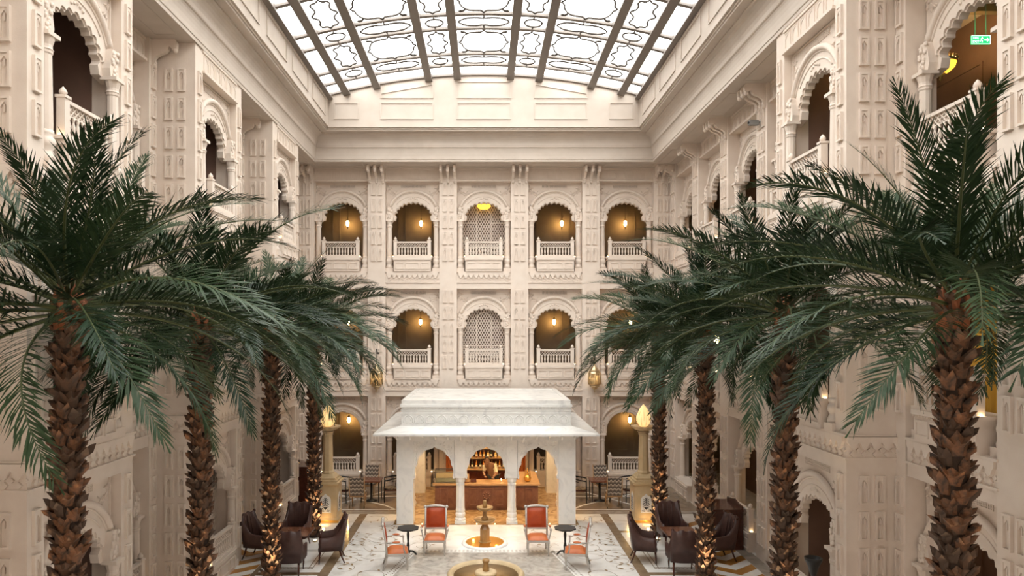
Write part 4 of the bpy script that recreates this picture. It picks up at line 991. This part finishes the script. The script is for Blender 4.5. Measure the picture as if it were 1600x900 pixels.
# ---------------------------------------------------------------- orange armchairs
def armchair():
    t = thing('orange_armchair','',"armchair")
    S = 'silver_paint'
    obj('seat_frame',(MB().box(-.30,.30,-.28,.28,.36,.42),S),t)
    for sx in (-1,1):
        obj('leg',(MB().box(sx*.275-.035,sx*.275+.035,-.285,-.215,.34,.42).lathe([(.018,0),(.022,.03),(.016,.06),(.03,.30),(.035,.34)],8,sx*.275,-.25),S),t)
        obj('leg',(MB().tube([(sx*.26,.26,.40),(sx*.26,.29,.2),(sx*.26,.36,0)],[.03,.025,.02],6),S),t)
        b = MB().tube([(sx*.285,.26,.36),(sx*.285,.29,.7),(sx*.285,.36,1.16)],[.03,.028,.026],6); b.ball((sx*.30,.37,1.17),.045,8,6); obj('stile',(b,S),t)
        a = MB().tube([(sx*.285,.29,.70),(sx*.33,.12,.72),(sx*.35,-.06,.70),(sx*.35,-.16,.66),(sx*.33,-.16,.55),(sx*.29,-.20,.42)],[.02,.02,.022,.026,.02,.02],6); a.ball((sx*.35,-.15,.68),.038,8,6); obj('arm',(a,S),t)
        obj('arm_pad',(MB().ball((sx*.345,.03,.735),.05,8,6,sx=.75,sy=2.1,sz=.5),'orange_seat'),t)
    tp = MB().tube([(-.33,.37,1.15),(-.15,.37,1.19),(0,.37,1.20),(.15,.37,1.19),(.33,.37,1.15)],.035,6); tp.tube([(-.27,.27,.60),(.27,.27,.60)],.025,6); obj('crest_rail',(tp,S),t)
    cs = MB(); n = 8; rg = []
    for j in range(n+1):
        for_ = []
        y = -.27+.52*j/n
        rg.append([(-.27+.54*i/n, y, .42+.10*(max(0,(1-(2*i/n-1)**4)*(1-(2*j/n-1)**4)))**.5) for i in range(n+1)])
    cs.loft(rg, closed=False); cs.box(-.27,.27,-.27,.25,.40,.43); obj('seat_cushion',(cs,'orange_seat'),t)
    bk = MB(); rg = []
    for j in range(9):
        z = .64+.50*j/8; y0 = .275+.085*(z-.64)/.5
        rg.append([(-.245+.49*i/8, y0-.045*(max(0,(1-(2*i/8-1)**4)*(1-(2*j/8-1)**4)))**.5, z) for i in range(9)])
    bk.loft(rg, closed=False); bk.add([(-.26,.29,.62),(.26,.29,.62),(.26,.385,1.15),(-.26,.385,1.15),(-.26,.27,.62),(.26,.27,.62),(.26,.36,1.15),(-.26,.36,1.15)],[(0,1,2,3),(4,5,6,7),(0,1,5,4),(2,3,7,6),(0,3,7,4),(1,2,6,5)])
    obj('back_upholstery',(bk,'orange_leather'),t)
    return t
ac = armchair(); ac.location = (-1.33,18.6,0); ac['label'] = 'orange leather armchair left of the fountain, facing the viewer'; ac['group'] = 'orange armchairs'
dup(ac,(1.46,18.6,0),0,'orange leather armchair right of the fountain, facing the viewer')
dup(ac,(-2.22,17.5,0),R(98),'orange leather armchair at the far left, turned in profile to the right')
dup(ac,(2.36,17.5,0),R(-98),'orange leather armchair at the far right, turned in profile to the left')
def side_table(x, label):
    t = thing('side_table', label, 'table', (x,18.3,0), 0, 'octagonal side tables')
    obj('top',(MB().lathe([(.27,.74),(.30,.75),(.30,.78),(.001,.78)],8,sm=False,a0=pi/8),'black_paint'),t)
    obj('stem',(MB().lathe([(.06,.10),(.035,.16),(.045,.3),(.025,.4),(.04,.6),(.03,.66),(.07,.74)],10),'black_paint'),t)
    for k in range(3): a = k*2*pi/3+.5; obj('foot',(MB().tube([(0,0,.16),(.14*cos(a),.14*sin(a),.13),(.24*cos(a),.24*sin(a),.025)],[.03,.028,.025],6),'black_paint'),t)
side_table(X(637.6,18.3),'black octagonal pedestal table between the two left orange armchairs'); side_table(X(883,18.3),'black octagonal pedestal table between the two right orange armchairs')
# ---------------------------------------------------------------- brown leather chairs
def tub_chair():
    t = thing('leather_chair','',"chair"); N = 44
    def hgt(u):
        a = abs(u); 
        if a < .55: return 1.16-.03*cos(u*pi/.55*3)*.6-.02*(a/.55)
        v = (a-.55)/.45; return .68+(1.14-.68)*(1-v)**5.5
    out = []; inn = []
    rin = []
    for i in range(N+1):
        u = -1+2*i/N
        if abs(u) < .55: x = .30*u/.55; y = .30-.05*(abs(u)/.55)**2
        else: v = (abs(u)-.55)/.45; x = math.copysign(.30+.02*v,u); y = .25-.54*v
        h = hgt(u); lean = .12*(h-.42)/.75 if abs(u) < .6 else .04
        rin.append((x,y,h,lean))
    sh = MB(); rings = []
    for x,y,h,lean in rin:
        nx = 1.16; o = (x*nx, y+.05 if y > .0 else y); ring_ = []
        for z, f in ((.34,0),(h*.7,.6),(h,1)): ring_.append((o[0]*(1+.05*f), o[1]+lean*f+.0, z))
        ring_.append((x*1.08, y+lean+.02 if y > 0 else y, h+.012))
        for z, f in ((h,1),(h*.7,.6),(.42,0)): ring_.append((x*(1+.03*f), y+lean*f-.015, z))
        rings.append(ring_)
    sh.loft(rings, closed=True, caps=True); obj('shell',(sh,'leather'),t)
    tf = MB()
    for k in (-1,0,1): tf.tube([(k*.13,.29-.02,.5),(k*.13,.33,.8),(k*.13,.385,1.1)],.012,5)
    obj('back_channels',(tf,'leather'),t)
    st = MB(); rg = []
    for j in range(9):
        rg.append([(-.30+.60*i/8, -.29+.54*j/8, .42+.07*(max(0,(1-(2*i/8-1)**4)*(1-(2*j/8-1)**4)))**.5) for i in range(9)])
    st.loft(rg, closed=False).box(-.31,.31,-.29,.26,.34,.42); obj('seat',(st,'leather'),t)
    for s in (-1,1):
        obj('leg',(MB().tube([(s*.28,-.25,.36),(s*.29,-.27,.18),(s*.28,-.28,0)],[.03,.024,.016],6),'mahogany'),t)
        obj('leg',(MB().tube([(s*.27,.24,.36),(s*.28,.29,.18),(s*.29,.37,0)],[.03,.024,.018],6),'mahogany'),t)
        obj('arm_front',(MB().tube([(s*.325,-.25,.35),(s*.34,-.26,.55),(s*.34,-.25,.66)],[.035,.035,.03],6),'mahogany'),t)
        obj('ear',(MB().ball((s*.325,.375,1.15),.04,8,6,sz=1.3),'mahogany'),t)
    return t
lc = tub_chair(); lc.location = (-5.97,18.25,0); lc.rotation_euler.z = R(78); lc['label'] = 'dark leather chair nearest the left wall at the left table'; lc['group'] = 'dark leather chairs'
for x, y, r, nm in ((-4.05,18.0,-78,'on the aisle side of the left table'),(-5.28,19.1,-6,'behind the left table, facing the viewer'),(-4.85,17.05,184,'in front of the left table, its back to the viewer'),
                    (4.25,18.0,78,'on the aisle side of the right table'),(5.3,19.2,6,'behind the right table, facing the viewer'),(4.98,17.1,176,'in front of the right table, its back to the viewer'),(6.2,18.1,-80,'beside the wood cabinet at the right table')):
    dup(lc,(x,y,0),R(r),f'dark leather chair {nm}')
def lounge_table(x, y, label):
    t = thing('lounge_table', label, 'table', (x,y,0), 0, 'lounge tables')
    obj('top',(MB().box(-.42,.42,-.42,.42,.70,.735),'table_wood'),t); obj('edge_band',(MB().box(-.43,.43,-.43,-.42,.69,.735).box(-.43,.43,.42,.43,.69,.735).box(-.43,-.42,-.42,.42,.69,.735).box(.42,.43,-.42,.42,.69,.735).box(-.36,.36,-.36,.36,.64,.70),'leather'),t)
    obj('pedestal',(MB().lathe([(.10,.06),(.06,.14),(.09,.32),(.05,.48),(.09,.64)],12),'mahogany'),t)
    obj('foot',(MB().lathe([(.25,0),(.26,.02),(.20,.05),(.10,.07)],20),'black_paint'),t)
lounge_table(-5.0,18.08,'square brown table among the leather chairs on the left'); lounge_table(5.2,18.12,'square reddish table among the leather chairs on the right')
# ---------------------------------------------------------------- cabinets
def cabinet(loc, rot, w, d, h, label):
    t = thing('wood_cabinet', label, 'cabinet', loc, rot)
    obj('body',(MB().box(-w/2,w/2,-d/2,d/2,.09,h-.06),'mahogany'),t); obj('plinth',(MB().box(-w/2-.03,w/2+.03,-d/2-.03,d/2,0,.09),'mahogany'),t)
    obj('top',(MB().box(-w/2-.04,w/2+.04,-d/2-.04,d/2,h-.06,h),'mahogany'),t); obj('backsplash',(MB().prism([(-w/2,h),(-w/2,h+.08),(-w/4,h+.10),(0,h+.16),(w/4,h+.10),(w/2,h+.08),(w/2,h)],d/2-.04,d/2),'mahogany'),t)
    for k in range(2):
        dr = obj('door',(frame_mb(w/2-.06,h-.28,.06,.02).box(-w/4+.08,w/4-.08,-.01,0,.06,h-.34),'mahogany'),t,(-w/4+k*w/2,-d/2,.14)); obj('knob',(MB().ball((.0,-.03,0),.018),'brass'),dr,((w/4-.09)*(1-2*k),0,(h-.28)/2))
    for s in (-1,1): obj('side_panel',(frame_mb(d-.16,h-.28,.05,.015),'mahogany'),t,(s*w/2,0,.14),s*pi/2)
cabinet((6.77,19.45,0),-pi/2,1.15,.80,1.12,'dark red wood cabinet against the right wall behind the leather chairs')
cabinet((X(474,24.6)-.05,24.7,0),pi/2,.95,.55,1.25,'tall dark wood cabinet in the left back corner')
# ---------------------------------------------------------------- terrace furniture
def chev_chair():
    t = thing('chevron_chair','',"chair"); W = 'wood_top'
    obj('seat',(MB().box(-.25,.25,-.25,.25,.42,.50),'chevron'),t); obj('seat_rail',(MB().box(-.26,.26,-.26,.26,.37,.42),W),t)
    obj('backrest',(MB().prism([(.22,.52),(.27,.52),(.36,1.05),(.32,1.05)],-.25,.25,ax='x'),'chevron'),t)
    for s in (-1,1):
        obj('leg',(MB().frustum(s*.23,-.23,0,.40,.015,.015,.025,.025),W),t); obj('leg',(MB().tube([(s*.255,.36,1.06),(s*.255,.26,.45),(s*.25,.30,0)],[.018,.022,.018],6),W),t)
    return t
cc = chev_chair(); cc.location = (-4.35,23.62,0); cc.rotation_euler.z = R(182); cc['label'] = 'grey chevron chair left of the pavilion with its back to the viewer'; cc['group'] = 'chevron upholstered chairs'
for x, y, r, nm in ((-4.22,25.25,-8,'left of the pavilion, behind the table, facing the viewer'),(4.48,23.62,178,'right of the pavilion with its back to the viewer'),(4.40,25.25,10,'right of the pavilion, behind the table, facing the viewer')):
    dup(cc,(x,y,0),R(r),f'grey chevron chair {nm}')
def bistro():
    t = thing('curved_armchair','',"armchair"); K = 'black_paint'
    arc = [(-.30*cos(a)*1.0,-.1+.36*sin(a),.80+.06*sin(a)) for a in [R(-25)+R(230)*k/16 for k in range(17)]]
    obj('arm_rail',(MB().tube(arc,.024,6).tube([(x*.97,y*.98,z-.09) for x,y,z in arc[3:-3]],.014,5),K),t)
    obj('seat',(MB().box(-.26,.26,-.28,.24,.40,.44),'mahogany'),t); obj('seat_cushion',(MB().ball((0,-.02,.47),.26,12,8,sz=.22),'cushion'),t); obj('back_cushion',(MB().ball((0,.20,.60),.2,12,8,sx=1.1,sy=.35,sz=.62),'cushion'),t)
    for s in (-1,1):
        obj('leg',(MB().tube([(s*.26,-.24,.80),(s*.26,-.25,.42),(s*.26,-.26,0)],.017,6),K),t); obj('leg',(MB().tube([(s*.22,.20,.84),(s*.22,.23,.4),(s*.22,.26,0)],.017,6),K),t)
        obj('stretcher',(MB().tube([(s*.26,-.25,.18),(s*.22,.25,.18)],.01,5),K),t)
    obj('stretcher',(MB().tube([(-.26,-.25,.22),(.26,-.25,.22)],.01,5),K),t); return t
bi = bistro(); bi.location = (-5.02,24.3,0); bi.rotation_euler.z = R(75); bi['label'] = 'black curved-arm chair beside the left lamp pillar'; bi['group'] = 'curved-arm terrace chairs'
for x, y, r, nm in ((-3.3,24.4,-80,'against the left flank of the pavilion'),(3.40,24.3,80,'against the right flank of the pavilion'),(5.2,24.4,-75,'beside the right lamp pillar')): dup(bi,(x,y,0),R(r),f'black curved-arm chair {nm}')
def terrace_table(x, label):
    t = thing('terrace_table', label, 'table', (x,24.42,0), 0, 'terrace tables')
    obj('top',(MB().box(-.36,.36,-.36,.36,.72,.76),'table_wood'),t)
    for sx in (-1,1):
        for sy in (-1,1): obj('leg',(MB().frustum(sx*.31,sy*.31,0,.72,.014,.014,.022,.022),'black_paint'),t)
    obj('foot',(MB().lathe([(.22,0),(.22,.03),(.05,.06),(.04,.7)],14),'black_paint'),t)
terrace_table(-4.02,'square terrace table among the chairs left of the pavilion'); terrace_table(4.14,'square terrace table among the chairs right of the pavilion')
# ---------------------------------------------------------------- torch stand and security cameras
ts = thing('torch_stand','tall black torch stand with flared bowl below the right projecting bay','torch stand',(X(1271,12.6),12.6,0))
obj('base',(MB().lathe([(.16,0),(.16,.03),(.06,.08),(.03,.14)],16),'black_paint'),ts); obj('pole',(MB().lathe([(.02,.12),(.018,1.3),(.04,1.34),(.025,1.38),(.035,1.5)],10),'black_paint'),ts)
obj('bowl',(MB().lathe([(.03,1.48),(.06,1.56),(.10,1.70),(.15,1.80),(.16,1.85),(.13,1.85),(.09,1.74),(.001,1.70)],16),'black_paint'),ts)
def cctv(x, y, z, rot, label):
    t = thing('security_camera', label, 'camera', (x,y,z), rot, 'security cameras')
    obj('mount',(MB().box(-.05,.05,-.03,.0,-.08,.08).tube([(0,-.02,0),(0,-.14,-.03)],.02,6),'grey_plastic'),t); obj('housing',(MB().box(-.06,.06,-.34,-.1,-.09,.03),'grey_plastic'),t); obj('lens',(MB().lathe([(.035,0),(.035,.03)],10),'black_paint'),t,(0,-.34,-.03),(pi/2,0,0))
cctv(XR-.02,17.93,Z(190,17.93),-pi/2,'grey security camera under the soffit on the right wall')
cctv(XR-.02,26.3,Z(612,26.3),-pi/2,'grey security camera low in the right back corner')
